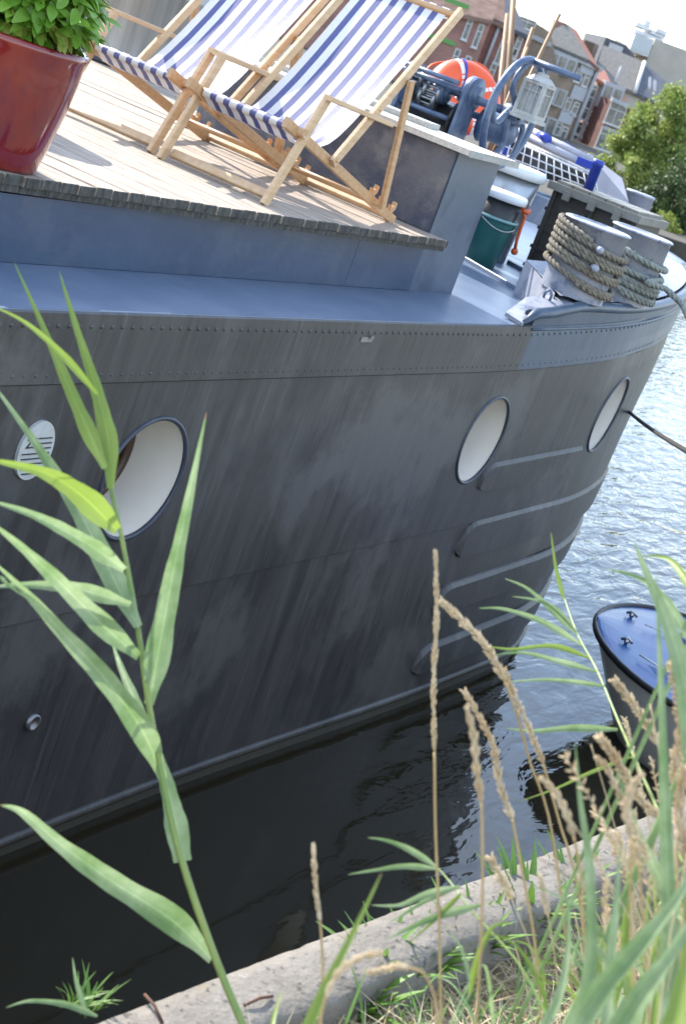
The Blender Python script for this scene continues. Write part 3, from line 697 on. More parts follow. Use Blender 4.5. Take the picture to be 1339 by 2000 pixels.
tip = Vector((10.75, 3.3, 0)); tip = hit(1222, 800, 1, 3.36)
pts = [tip.lerp(e, i/NN)-Vector((0, 0, .012*math.sin(math.pi*i/NN))) for i in range(NN+1)]; pts += [Vector((e.x+(e.x-tip.x)*.5, .7, lerp(e.z, 1.83, .5))), Vector((e.x+(e.x-tip.x)*1.0, -.62, 1.87)), Vector((e.x+(e.x-tip.x)*1.05, -.9, 1.76))]
rope_mesh(mb, pts, .011)
tag(mb.build('bow_hawser', m_ropedk), 'dark taut hawser running from the barge bow across the water', 'rope')

# ================================================================== DECK CHAIRS
def make_chair(label):
    root = thing('deck_chair', (0, 0, 0), label, 'deck chair', 'folding striped deck chairs on the planks')
    T, W = .023, .047
    for sgn in (-1, 1):
        y = .283*sgn; sd = (0, 1, 0)
        def bar(nm, p, q, yy, wid=W, thk=T, m=m_pine):
            b = MB(); P, Q = Vector((p[0], yy, p[1])), Vector((q[0], yy, q[1])); d = (Q-P).normalized(); u = Vector((0, 1, 0)).cross(d)
            b.bar(P, Q, wid, thk, u); return b
        b = bar('', (0, 0), (.212, .485), y); b.ball((.11, y+sgn*.012, .31), .010, 6); b.build('front_post', m_pine, root)
        y2 = .258*sgn; b = bar('', (-.005, .35), (1.21, .012), y2, .045)
        for k in range(3):           # hooked notches on the seat rail
            x0 = .90+.115*k; z0 = .35-.278*(x0+.005)+.02; pr = [(0, 0), (.03, -.005), (.05, .012), (.052, .04), (.036, .047), (.03, .028), (.012, .022), (0, .03)]
            b.prism([(x0+px, y2-.010, z0+pz) for px, pz in pr], (0, .020, 0))
        b.build('seat_rail', m_pine2, root)
        y3 = .283*sgn; b = bar('', (.43, .225), (1.09, 1.02), y3, .047); b.ball((.445, y3+sgn*.012, .243), .010, 6); b.ball((.66, y3+sgn*.012, .50), .008, 6); b.build('back_rail', m_pine, root)
        b = bar('', (.965, .07), (.815, .66), .309*sgn, .040); b.build('prop_strut', m_pine2, root)
        b = MB(); yy = .312*sgn if False else .300*sgn; b.bar((.185, yy, .492), (.775, yy, .452), .022, .045, (0, 0, 1)); b.build('armrest', m_pine, root)
    for p, r, wy, nm in (((.105, .325), .019, .30, 'front_bar'), ((1.065, .99), .018, .283, 'top_bar'), ((.955, .085), .014, .32, 'prop_dowel')):
        b = MB(); b.tube([(p[0], -wy, p[1]), (p[0], wy, p[1])], r, 12); b.build(nm, m_pine2, root)
    b = MB(); b.bar((.06, -.272, .036), (.06, .272, .036), .042, .022, (1, 0, 1)); b.build('base_bar', m_pine, root)
    b = MB(); b.bar((1.185, -.25, .03), (1.185, .25, .03), .04, .024, (1, 0, .6)); b.build('base_bar', m_pine, root)
    # sling: wraps the front bar, sags, rises to the top bar
    prof = [(.21, .262), (.165, .268), (.135, .288), (.110, .303), (.088, .311), (.083, .325), (.090, .339), (.105, .345), (.125, .338), (.17, .312), (.23, .283), (.30, .268), (.37, .272), (.44, .295), (.50, .335), (.57, .40), (.66, .495), (.76, .61), (.86, .73), (.95, .842), (1.02, .93), (1.055, .985), (1.07, 1.012), (1.085, .995), (1.08, .965)]
    hw = .235; cols = []; ns = 13; wb, ww = .0325, .0400
    y = -hw; ed = [y]
    tot = 6*wb+7*ww; kx = 2*hw/tot
    for k in range(ns): y += (ww if k % 2 == 0 else wb)*kx; ed.append(y)
    ys = []; 
    for k in range(ns): ys += [(lerp(ed[k], ed[k+1], t), k) for t in (0, .5)]
    ys.append((ed[-1], ns-1))
    b = MB(); vs = []
    for (x, z) in prof:
        for yy, k in ys:
            sag = .014*(1-(yy/hw)**2)*sm(.13, .35, x)*sm(1.05, .7, x)
            nar = 1-.03*sm(.15, .4, x)*sm(1.05, .6, x)
            vs.append((x+sag*.7, yy*nar, z-sag))
    n_ = len(ys)
    for i in range(len(prof)-1):
        for j in range(n_-1):
            b.add([], [])
    o = len(b.v); b.v += vs
    for i in range(len(prof)-1):
        for j in range(n_-1): b.f.append([o+i*n_+j, o+(i+1)*n_+j, o+(i+1)*n_+j+1, o+i*n_+j+1]); b.m.append(ys[j][1] % 2); b.sm.append(True)
    b.build('canvas_sling', [m_cwhite, m_cblue], root)
    return root
ch = make_chair('striped deck chair in front, nearest the plank edge, right beside the hatch corner')
ch.location = (5.90, 3.88, ZD)
c2 = copy_tree(ch); c2.location = (5.955, 4.545, ZD)
c2['label'] = 'striped deck chair behind the other one, beside the red potted plant'

# ================================================================== PLANT POT + BASIL
def pot(loc, k, label):
    root = thing('plant_pot', loc, label, 'plant pot', 'red glazed pots')
    b = MB(); b.lathe([(.001, .0), (.175*k, .0), (.186*k, .01), (.205*k, .10), (.226*k, .22), (.238*k, .33), (.241*k, .385), (.247*k, .40), (.247*k, .418), (.238*k, .424), (.226*k, .418), (.222*k, .36)], loc, 56)
    b.build('glazed_body', m_pot, root)
    b = MB(); b.lathe([(.225*k, .375), (.12*k, .385), (.001, .39)], loc, 24); b.build('soil', m_soil, root)
    return root
PL = Vector((4.275, 3.705, ZD))
pot(PL, 1.0, 'glossy dark red glazed pot at the plank edge holding the basil plant')
def leaf(mb, p, d, nrm, L, Wd, mi=0, curl=.25, seg=5, fold=.18):
    d = d.normalized(); side = d.cross(nrm).normalized(); nn = side.cross(d); vs = []
    for i in range(seg+1):
        t = i/seg; wv = Wd*math.sin(math.pi*min(1, t**.8*.96+.02))**.8
        c = p+d*(L*t)-nn*(curl*L*t*t)
        vs += [c-side*wv/2+nn*fold*wv*.5, c, c+side*wv/2+nn*fold*wv*.5]
    mb.add(vs, [q for i in range(seg) for q in ((3*i, 3*i+1, 3*i+4, 3*i+3), (3*i+1, 3*i+2, 3*i+5, 3*i+4))], mi, True)
PP2 = Vector((5.25, 4.64, ZD)); pot(PP2, .95, 'second red glazed pot, unseen, put behind the basil for its shadow on the planks')  # unseen pot put in to cast the round shadow on the planks
def bush(c, rx, rz, nleaf, L, mats, label, name='basil_plant', base=None):
    root = thing(name, base, label, 'plant'); b = MB(); st = MB()
    for i in range(nleaf):
        while True:
            v = Vector((random.uniform(-1, 1), random.uniform(-1, 1), random.uniform(-.55, 1)))
            if .55 < v.length < 1.03: break
        wob = 1+.12*math.sin(v.x*7+v.y*5)+.10*math.sin(v.z*9+v.y*4)
        p = Vector(c)+Vector((v.x*rx*wob, v.y*rx*wob, v.z*rz*wob)); out = Vector((v.x, v.y, v.z*.8+.25)).normalized()
        d = (out+Vector((random.uniform(-.8, .8), random.uniform(-.8, .8), random.uniform(-.9, .2)))).normalized()
        nr = (out*.9+Vector((0, 0, .7))+Vector((random.uniform(-.4, .4), random.uniform(-.4, .4), 0))).normalized()
        l = L*random.uniform(.6, 1.25); yel = 1 if (v.z < -.25 and random.random() < .35) else 0
        leaf(b, p, d, nr, l, l*.62, yel, random.uniform(.1, .5), 5, .22)
    for i in range(40):
        a = random.uniform(0, 6.28); r = rx*random.uniform(.2, .85)
        st.tube([Vector(base)+Vector((math.cos(a)*r*.25, math.sin(a)*r*.25, 0)), Vector(c)+Vector((math.cos(a)*r*.8, math.sin(a)*r*.8, random.uniform(-.2, .6)*rz))], .004, 5)
    b.build('foliage', mats, root); st.build('stems', m_stem, root)
    return root
bush(PL+Vector((-.015, .0, .575)), .235, .27, 1900, .062, [m_basil, m_basil2], 'bushy bright green basil plant in the red pot', 'basil_plant', PL+Vector((0, 0, .385)))

# ================================================================== THINGS BEHIND THE CHAIRS
c = Vector((9.22, 7.02, ZD))
dr = thing('metal_drum', c, 'tall dull grey metal drum standing behind the rear deck chair', 'drum')
b = MB(); b.lathe([(.46, 0), (.465, .02), (.46, .04), (.46, .55), (.468, .56), (.46, .57), (.46, 1.25), (.472, 1.26), (.46, 1.28), (.001, 1.28)], c, 56); b.build('shell', m_drum, dr)
b = MB(); b.lathe([(.475, -.002), (.49, 0), (.49, .03), (.468, .035)], c, 56); b.build('base_ring', m_kpl, dr)
# black wire basket with chrome rods behind the chairs
c = hit(385, 150, 2, ZD); c.z = ZD
bk = thing('wire_basket', c, 'dark basket with bright chrome rods behind the rear deck chair', 'basket')
b = MB(); b.box(c+Vector((0, 0, .32)), (.3, .34, .5)); b.build('liner', m_kpl, bk)
b = MB()
for z in (.2, .40, .56): b.tube([c+Vector((x, y, z)) for x, y in ((-.18, -.2), (.18, -.2), (.18, .2), (-.18, .2))], .005, 6, closed=True)
for k in range(4): b.tube([c+Vector((-.18, -.2+.133*k, .1)), c+Vector((-.18, -.2+.133*k, .56))], .004, 6)
b.build('chrome_rods', m_bolt, bk)
# grey board lying on the hatch lid
A = [hit(*p, 2, 3.035) for p in ((770, 203), (893, 247), (899, 252), (800, 232))]
b = MB(); zz = HZ+.033
P0 = hit(745, 205, 2, zz); b = MB()
Pq = [Vector((7.60, 4.95, zz)), Vector((7.86, 4.95, zz)), Vector((7.86, 3.93, zz)), Vector((7.68, 3.90, zz))]
b.prism(Pq, (0, 0, .028)); tag(b.build('loose_board', m_greylid), 'weathered grey board lying loose on the wooden hatch lid', 'board')

# ================================================================== FOREDECK CLUTTER
def bucket(name, c, r0, r1, h, m, label, cat, band=None, ear=False):
    root = thing(name, c, label, cat); b = MB()
    b.lathe([(.001, .004), (r0*.97, .0), (r0, .006), (lerp(r0, r1, .9), h*.9), (r1, h-.01), (r1*1.04, h-.008), (r1*1.04, h), (r1*.97, h), (r0*.93, .012), (.001, .012)], c, 40)
    b.build('body', m, root); return root
cb = hit(949, 515, 2, ZT); cb = Vector((9.48, 4.165, ZT))
g = bucket('green_bucket', cb, .105, .142, .315, m_gpl, 'dark green bucket with a pale rim and a black tub set inside it', 'bucket')
b = MB(); b.tube([(cb.x+.146*math.cos(t), cb.y+.146*math.sin(t), ZT+.31) for t in [2*math.pi*k/40 for k in range(40)]], .009, 8, closed=True); b.build('rim', mat('pale_green_plastic', (.20, .36, .36), None, rough=.4), g)
b = MB(); b.tube([(cb.x+.15*math.cos(t), cb.y+.15*math.sin(t), ZT+.30-.05*math.sin((t-R_(170))/R_(120)*math.pi)) for t in [R_(170+120*k/20) for k in range(21)]], .004, 6); b.build('handle', m_bolt, g)
ct = Vector((cb.x, cb.y, ZT+.10))
t_ = thing('black_tub', ct, 'black plastic tub with a white lid nested in the green bucket', 'tub')
b = MB(); b.lathe([(.001, 0), (.105, 0), (.136, .33), (.001, .33)], ct, 40); b.build('body', m_kpl, t_)
b = MB(); b.lathe([(.142, .325), (.156, .325), (.158, .36), (.150, .372), (.12, .366), (.001, .362)], ct, 40); b.build('lid', m_wpl, t_)
b = MB(); hx = [ct+Vector((.03, -.150, .30)), ct+Vector((.05, -.165, .27)), ct+Vector((.045, -.168, .2)), ct+Vector((.05, -.17, .12)), ct+Vector((.07, -.172, .06))]
b.tube(hx, .011, 7); b.tube([ct+Vector((.0, -.155, .31)), ct+Vector((.06, -.17, .30)), ct+Vector((.11, -.15, .31))], .014, 7); b.ball(ct+Vector((.075, -.172, .05)), .024, 7); b.build('orange_cord', m_opl, t_)
cg = Vector((10.0, 4.41, ZT))
g = thing('metal_bin', cg, 'tall galvanised metal bin with a white lid beside the hatch', 'bin')
b = MB(); b.lathe([(.001, 0), (.175, 0), (.178, .01), (.19, .2), (.194, .205), (.191, .21), (.202, .40), (.207, .405), (.203, .41), (.214, .57), (.001, .57)], cg, 48); b.build('body', m_galv, g)
b = MB(); b.lathe([(.218, .56), (.234, .56), (.236, .61), (.226, .625), (.19, .62), (.001, .625)], cg, 48); b.build('lid', m_wpl, g)
# storage crate
kx, ky1, ky0, kz = 10.22, 4.17, 3.56, 2.80
cr = thing('storage_crate', (kx+.25, 4.0, ZT), 'dark brown plastic storage crate with a ribbed grey lid behind the bollards', 'crate')
b = MB(); b.box((kx+.26, (ky0+ky1)/2, (ZT+kz)/2), (.5, ky1-ky0, kz-ZT))
for z in (ZT+.03, ZT+.16, ZT+.29, ZT+.42): b.box((kx+.26, (ky0+ky1)/2, z), (.524, ky1-ky0+.024, .022))
for y in (ky1, (ky0+ky1)/2, ky0): b.box((kx+.002, y-.02 if y == ky1 else y, (ZT+kz)/2), (.026, .03, kz-ZT-.01))
b.box((kx-.006, ky1-.18, kz-.10), (.016, .20, .05)); b.build('body', m_crate, cr)
b = MB(); b.box((kx+.25, (ky0+ky1)/2, kz+.025), (.58, ky1-ky0+.07, .05))
for k in range(5): b.box((kx+.25, lerp(ky1-.06, ky0+.06, k/4), kz+.060), (.50, .11, .022))
b.build('lid', m_cratelid, cr)
for k in range(3): b = MB(); b.box((kx-.048, lerp(ky1-.12, ky0+.12, k/2), kz-.005), (.02, .05, .06)); b.build('latch', m_cratelid, cr)
# white wire rack with blue posts
GA, GB, GC, GD = at(985, 266, 11.3), at(1138, 336, 10.9), at(1148, 380, 10.9), at(968, 318, 11.3)
rk = thing('wire_rack', (GA.x, (GA.y+GB.y)/2, ZT), 'folded white wire rack with blue plastic end posts behind the crate', 'rack')
gp = lambda u, v: (GA.lerp(GB, u)).lerp(GD.lerp(GC, u), v)
bk_ = Vector((.32, .05, 0))
for off in (Vector((0, 0, 0)), bk_):
    b = MB()
    for v in (0, .33, .66, 1): b.tube([gp(0, v)+off, gp(1, v)+off], .007 if v in (0, 1) else .005, 6)
    for k in range(12): b.tube([gp(k/11, 0)+off, gp(k/11, 1)+off], .005, 6)
    b.build('wire_panel', m_wire, rk)
b = MB(); b.prism([gp(.02, .1)+bk_*.5, gp(.98, .1)+bk_*.5, gp(.98, .98)+bk_*.5, gp(.02, .98)+bk_*.5], (.05, 0, 0)); b.build('dark_liner', m_kpl, rk)
for o1, o2 in (((1000, 252), (1150, 325)), ((1022, 248), (1163, 318))):
    b = MB(); b.tube([at(*o1, 11.35), at(*o2, 10.95)], .026, 8); b.build('folded_arm', m_lilac, rk)
for o1, o2 in (((1052, 264), (1070, 272)), ((1094, 284), (1116, 295))):
    b = MB(); b.tube([at(*o1, 11.24), at(*o2, 11.14)], .031, 8); b.build('blue_sleeve', m_bpl, rk)
pb = at(1163, 330, 10.82); b = MB(); b.lathe([(.001, -.75), (.035, -.75), (.035, .02), (.040, .02), (.040, .06), (.001, .06)], pb, 16); b.box(pb+Vector((.0, .07, .01)), (.06, .14, .05)); b.build('end_post', m_bpl, rk)
pb = at(995, 270, 11.4); b = MB(); b.lathe([(.001, -.8), (.03, -.8), (.03, .02), (.001, .02)], pb, 12); b.build('end_post', m_bpl, rk)
# pale cover on the far foredeck
b = MB(); A = [at(*p, d_) for p, d_ in (((1165, 325), 12.6), ((1212, 352), 12.9), ((1232, 400), 12.9), ((1170, 420), 12.3))]
v0 = [Vector((11.6, 5.6, 2.6)), Vector((12.5, 4.75, 2.6)), Vector((12.5, 4.7, ZT)), Vector((11.6, 5.6, ZT))]
cvr = [at(1150, 300, 13.0), at(1214, 348, 12.8), at(1226, 392, 12.7), at(1235, 420, 12.7)]
cvr = [Vector((p.x, p.y, p.z)) for p in cvr]
b.prism(cvr+[Vector((cvr[-1].x, cvr[-1].y, ZT)), Vector((cvr[0].x, cvr[0].y, ZT))], (.5, .35, -.1)); tag(b.build('canvas_cover', m_lilac), 'pale grey cover over gear on the far foredeck by the tree', 'cover')
# lifebuoy
c = at(903, 190, 11.3); b = MB(); ax = (Vector((-.62, -.55, .58))).normalized()
u_ = ax.cross(Vector((0, 0, 1))).normalized(); v_ = ax.cross(u_)*-1
lb = thing('lifebuoy', c, 'orange lifebuoy with a white band and blue strap behind the windlass', 'lifebuoy')
b.tube([c+(u_*math.cos(t)+v_*math.sin(t))*.175 for t in [2*math.pi*k/48 for k in range(48)]], .100, 18, closed=True); b.build('ring', m_orange, lb)
for t0 in (66, 156, 246, 336):
    b = MB(); b.tube([c+(u_*math.cos(t)+v_*math.sin(t))*.175 for t in [R_(t0-5+10*k/4) for k in range(5)]], .1015, 14, cap=False); b.build('white_band', m_wpl, lb)
b = MB(); b.tube([c+(u_*math.cos(t)+v_*math.sin(t))*.175 for t in [R_(t0_) for t0_ in (72, 73.5, 75, 76.5, 78)]], .1065, 14, cap=False); b.build('blue_strap', m_bpl, lb)
b = MB(); pts = [c+(u_*math.cos(t)+v_*math.sin(t))*(.285+.025*math.sin(4*t)) for t in [2*math.pi*k/60 for k in range(60)]]; b.tube(pts, .008, 6, closed=True); b.build('grab_line', m_opl, lb)
# post the lifebuoy leans on
b = MB(); b.tube([Vector((c.x+.15, c.y+.1, ZT)), Vector((c.x+.15, c.y+.1, c.z+.1))], .03, 10); b.build('stand', m_wind, lb)
# red bucket below the wheel
c = Vector((9.75, 4.62, ZT)); c = at(968, 268, 11.0); c = Vector((c.x, c.y, ZT))
g = bucket('red_bucket', c, .10, .13, .62, m_red, 'red drum half hidden behind the windlass handwheel', 'drum')
# lantern on the crank handle
lc = Vector((WX, lerp(yw, pe.y, .30), 0)); top = hub.z+WR-.02
la = thing('lantern', (lc.x, lc.y, top), 'whitewashed wooden lantern hanging from the windlass crank handle', 'lantern')
b = MB(); b.tube([(lc.x, lc.y, top+.025), (lc.x, lc.y-.012, top-.03), (lc.x, lc.y, top-.07)], .010, 6); b.build('strap', m_wind, la)
z1, z0, hw = top-.09, top-.29, .066
b = MB(); b.box((lc.x, lc.y, z0-.012), (.175, .175, .022)); b.box((lc.x, lc.y, z0+.012), (.155, .155, .024)); b.build('base', m_lant, la)
b = MB(); b.box((lc.x, lc.y, z1), (.155, .155, .02))
b.lathe([(.105, .010), (.06, .042), (.04, .047), (.04, .062), (.001, .067)], (lc.x, lc.y, z1), 4, smooth=False); b.build('roof', m_lant, la)
for sx_ in (-1, 1):
    for sy_ in (-1, 1): b = MB(); b.box((lc.x+sx_*hw, lc.y+sy_*hw, (z0+z1)/2), (.022, .022, z1-z0-.02)); b.build('corner_post', m_lant, la)
b = MB()
for ax_ in (0, 1):
    for sg in (-1, 1):
        for t in (-.3, .3):
            p = [lc.x, lc.y, (z0+z1)/2]; p[ax_] += sg*hw; p[1-ax_] += t*hw*1.2; sz = [.006, .006, z1-z0-.03]; b.box(p, sz)
        p = [lc.x, lc.y, lerp(z0, z1, .75)]; p[ax_] += sg*hw; sz = [.007, .007, .007]; sz[1-ax_] = .15; b.box(p, sz)
b.build('glazing_bars', m_lant, la)
b = MB(); b.box((lc.x, lc.y, (z0+z1)/2), (.112, .112, z1-z0-.05)); b.build('frosted_pane', mat('frosted_glass', (.30, .31, .30), (.42, .42, .41), 14, .3), la)
# poles
for top_, bot, d1, d2, r, lab in (((1006, -60), (985, 250), 11.8, 11.6, .030, 'thickest and tallest brown wooden pole, cut off by the photo top'),
                          ((990, 28), (968, 240), 12.3, 12.0, .026, 'brown pole just left of the tallest pole, its top below the roofs'),
                          ((1040, 55), (985, 215), 12.0, 11.8, .022, 'thin brown pole just right of the tallest pole, leaning over'),
                          ((1092, 28), (1002, 215), 11.9, 11.7, .020, 'most slanted brown pole, its round end against the sky'),
                          ((1030, 93), (978, 225), 11.6, 11.5, .016, 'shortest dark pole among the bunch behind the handwheel')):
    A, B = at(*top_, d1), at(*bot, d2); d = B-A; B = A+d*((ZT-A.z)/d.z); b = MB(); r *= .75; b.tube([A, A.lerp(B, .5), B], [r*.9, r, r], 10)
    tag(b.build('boat_pole', m_polew), lab, 'pole', 'wooden poles standing on the foredeck')

# ================================================================== DINGHY
DZ = .52
bowp = hit(1158, 1222, 2, DZ)
pa, pbx = hit(1339, 1372, 2, DZ-.02), hit(1339, 1196, 2, DZ+.03)
dn = thing('dinghy', (bowp.x, bowp.y-1.0, 0), 'small blue and cream motor dinghy moored between barge and quay', 'dinghy')
mid = (pa+pbx)/2; ax = Vector((.30, -.954, 0)); lat = Vector((-ax.y, ax.x, 0))
if lat.dot(Vector((pa.x, pa.y, 0))-Vector((mid.x, mid.y, 0))) < 0: lat = -lat     # lat towards our quay side
LEN, HB = 2.9, 1.0
def dh(t, v): # half beam at station t (0 bow..1 stern), v=0 keel..1 gunwale
    return HB*math.sqrt(max(0, 1-(1-min(1, t/.30))**2))*lerp(.5, 1, v**.7)
def dpnt(t, side, v, z=None):
    rake = .42*(1-v)*(1-t)**3
    z = z if z is not None else lerp(-.12, DZ+.04*(1-t)**2, v)
    p = Vector((bowp.x, bowp.y, 0))+ax*(t*LEN+rake)+lat*(side*dh(t, v)); p.z = z; return p
def rowof(t): return [dpnt(t, -1, v) for v in (1, .8, .55, .3, .1)]+[Vector((*((Vector((bowp.x, bowp.y, 0))+ax*(t*LEN+.46*(1-t)**3))).xy, -.2))]+[dpnt(t, 1, v) for v in (.1, .3, .55, .8, 1)]
ts = [0, .002, .006, .014, .026, .045, .07, .095, .12, .17, .23, .3, .4, .5, .6, .7, .8, .9, 1]; b = MB(); R = [rowof(t) for t in ts]; k = 11
b.add([p for r in R for p in r], [(i*k+a, i*k+a+1, (i+1)*k+a+1, (i+1)*k+a) for i in range(len(ts)-1) for a in range(k-1)]+[tuple((len(ts)-1)*k+a for a in range(k))], 0, True); b.build('hull', m_gel, dn)
b = MB(); vs = []
for t in ts:
    for u in (-1, -.8, -.6, -.2, 0, .2, .6, .8, 1):
        p = dpnt(t, u, 1); p.z += .03*(1-u*u)-.0+(.022 if abs(u) <= .6 and t > .12 else 0)
        if t > .42 and abs(u) < .7: p.z -= .30
        vs.append(p)
b.add(vs, [(i*9+a, (i+1)*9+a, (i+1)*9+a+1, i*9+a+1) for i in range(len(ts)-1) for a in range(8)], 0, False); b.build('deck', m_dblue, dn)
b = MB(); b.tube([dpnt(t, -1, 1) for t in reversed(ts)]+[dpnt(t, 1, 1) for t in ts[1:]], .020, 10); b.build('rub_rail', m_rub, dn)
for u in (-.45, .45): 
    b = MB(); p = dpnt(.07, u, 1)+Vector((0, 0, .04)); b.tube([p-ax*.035, p+Vector((0, 0, .025)), p+ax*.035], .009, 8); b.ball(p, .018, 8); b.build('cleat', m_bolt, dn)
b = MB(); q0, q1 = dpnt(.17, -.1, 1), dpnt(.36, -.35, 1); b.bar(q0+Vector((0, 0, .075)), q1+Vector((0, 0, .075)), .05, .06); b.build('deck_moulding', m_bpl, dn)
b = MB(); b.tube([dpnt(t, .62, 1)+Vector((0, 0, .05)) for t in (.1, .14, .2, .27, .34, .41)], .006, 6); b.tube([dpnt(t, -.2, 1)+Vector((0, 0, .058)) for t in (.1, .14, .2, .27)], .005, 6); b.build('moulding_line', m_wpl, dn)
b = MB(); p = dpnt(.012, 0, .5); b.box((p.x, p.y, .22), (.05, .05, .06)); b.build('bow_eye', m_rust, dn)

# ================================================================== FAR HOUSES
m_rb = brick('red_brick', (.27, .125, .10), (.33, .165, .135), (.32, .22, .19)); m_rb2 = brick('dark_red_brick', (.20, .08, .066), (.26, .11, .09), (.25, .17, .15))
m_tan = brick('tan_brick', (.22, .165, .12), (.27, .205, .15), (.28, .24, .2)); m_pink = brick('pink_brick', (.36, .20, .16), (.42, .25, .20), (.46, .38, .33))
m_beige = mat('beige_render', (.36, .32, .27), (.42, .38, .33), .6, .9)
m_tile = mat('roof_tile', (.17, .095, .07), (.26, .17, .13), 1.6, .9, .3, (1, 1, 3)); m_gtile = mat('grey_tile', (.10, .092, .08), (.19, .175, .155), 2.2, .9, .3, (2, 2, 4)); m_slate = mat('slate', (.055, .06, .075), (.09, .095, .11), 1.4, .75)
m_otile = mat('orange_tile', (.26, .095, .06), (.32, .13, .085), 2, .9)
m_frame = mat('white_frame', (.5, .5, .49), None, rough=.5); m_pane = mat('window_pane', (.06, .065, .07), (.16, .17, .18), 2, .12); m_green = mat('green_band', (.10, .27, .07), None, rough=.7); m_panel = mat('white_panel', (.40, .40, .42), (.34, .34, .36), 1, .6); m_grey = mat('grey_metal', (.28, .28, .28), (.36, .36, .36), 2, .6)
view_az = AZ
class Fac:
    """a vertical facade plane through a measured point with a given heading (degrees to the right of straight across the view)"""
    def __init__(s, px, py, d, turn):
        s.o = at(px, py, d); h = view_az-math.pi/2+R_(turn); s.t = Vector((math.cos(h), math.sin(h), 0)); s.n = Vector((-s.t.y, s.t.x, 0))   # n points away from us
    def pt(s, px, py):
        r = ray(px, py); k = (s.o-CAM).dot(s.n)/r.dot(s.n); return CAM+r*k
    def uz(s, px, py): p = s.pt(px, py); return (p-s.o).dot(s.t), p.z
    def P(s, u, z, out=0.0): p = s.o+s.t*u-s.n*out; return Vector((p.x, p.y, z))
ZG = .05
def house(name, fac, poly, depth, m, label, base=True, cat='house'):
    uz = [fac.uz(*p) for p in poly]; us = [u for u, z in uz]
    c = fac.P((min(us)+max(us))/2, ZG, -depth/2); root = thing(name, c, label, cat, 'old houses across the canal')
    b = MB()
    if base: uz = uz+[(uz[-1][0], ZG), (uz[0][0], ZG)]
    b.prism([fac.P(u, z) for u, z in uz], fac.n*depth); b.build('wall', m, root)
    return root
def win(fac, root, p, w_, h_, cols=2, frame=None, sill=True, arch=False):
    u, z = fac.uz(*p); b = MB(); fr = .07
    def bx(u0, u1, z0, z1, o0, o1, mi): b.prism([fac.P(u0, z0, o0), fac.P(u1, z0, o0), fac.P(u1, z1, o0), fac.P(u0, z1, o0)], -fac.n*(o1-o0), mi)
    bx(u-w_/2, u+w_/2, z-h_/2, z+h_/2, -.02, .012, 1)
    bx(u-w_/2-fr, u-w_/2, z-h_/2-fr, z+h_/2+fr, -.02, .05, 0); bx(u+w_/2, u+w_/2+fr, z-h_/2-fr, z+h_/2+fr, -.02, .05, 0)
    bx(u-w_/2, u+w_/2, z+h_/2, z+h_/2+fr, -.02, .05, 0); bx(u-w_/2, u+w_/2, z-h_/2-fr, z-h_/2, -.02, .05, 0)
    for k in range(1, cols): uu = lerp(u-w_/2, u+w_/2, k/cols); bx(uu-fr*.35, uu+fr*.35, z-h_/2, z+h_/2, -.02, .045, 0)
    bx(u-w_/2, u+w_/2, z+h_/2-h_*.3-.03, z+h_/2-h_*.3+.03, -.02, .042, 0)
    if sill: bx(u-w_/2-.12, u+w_/2+.12, z-h_/2-fr-.08, z-h_/2-fr, -.02, .12, 0)
    b.build('window', [frame or m_frame, m_pane], root)
def band(fac, root, p0, p1, h_, out, m, name):
    (u0, z0), (u1, z1) = fac.uz(*p0), fac.uz(*p1); z = (z0+z1)/2; b = MB()
    b.prism([fac.P(u0, z0-h_/2, out), fac.P(u1, z1-h_/2, out), fac.P(u1, z1+h_/2, out), fac.P(u0, z0+h_/2, out)], fac.n*(out+.02)); return b.build(name, m, root)
def pipe(fac, root, p0, p1, r, m=m_grey):
    (u0, z0), (u1, z1) = fac.uz(*p0), fac.uz(*p1); b = MB(); b.tube([fac.P(u0, z0, r), fac.P((u0+u1)/2, z1, r)], r, 8); b.build('downpipe', m, root)
def roof(fac, root, pix, depths, m, name='roof', thick=.25):
    pts = []
    for p, dd in zip(pix, depths):
        r = ray(*p); k = ((fac.o-CAM).dot(fac.n)+dd)/r.dot(fac.n); pts.append(CAM+r*k)
    b = MB(); b.prism(pts, (0, 0, -thick)); return b.build(name, m, root)
# red brick house A (square to the view) and its wing B
FA = Fac(900, 100, 104, 0)
hA = house('brick_house', FA, [(520, -150), (700, -215), (778, 8), (958, 44)], 9, m_rb, 'salmon red brick house with green bands and narrow arched windows')
roof(FA, hA, [(778, 2), (962, 40), (990, -60), (800, -110)], [-.3, -.3, 4.5, 4.5], m_tile)
for p in ((913, 55), (933, 70), (887, 118), (908, 132)): win(FA, hA, p, .24, 1.35, 1)
for p in ((861, 176), (838, 40)): win(FA, hA, p, .24, 1.2, 1)
for p0, p1 in (((868, -3), (915, 15)), ((862, 76), (888, 87)), ((834, 67), (846, 72))): band(FA, hA, p0, p1, .28, .1, m_green, 'green_band')
FB_ = Fac(975, 100, 106, 6)
hB = house('brick_house', FB_, [(958, 36), (1000, 55), (1040, 78)], 9, m_rb2, 'darker red brick wing with a pale downpipe beside the salmon house')
roof(FB_, hB, [(955, 36), (985, 49), (984, -30), (936, -55)], [-.4, -.4, 5, 5], m_tile)
roof(FB_, hB, [(985, 49), (1030, 68), (1004, 8), (984, -30)], [-.4, -.4, 5, 5], m_slate)
pipe(FB_, hB, (975, 48), (935, 145), .12, m_panel); band(FB_, hB, (957, 37), (986, 50), .25, .35, m_slate, 'gutter'); band(FB_, hB, (985, 52), (1035, 76), .22, .3, m_slate, 'gutter')
for p in ((977, 100), (998, 118), (958, 145), (1010, 90)): win(FB_, hB, p, .26, 1.5, 1)
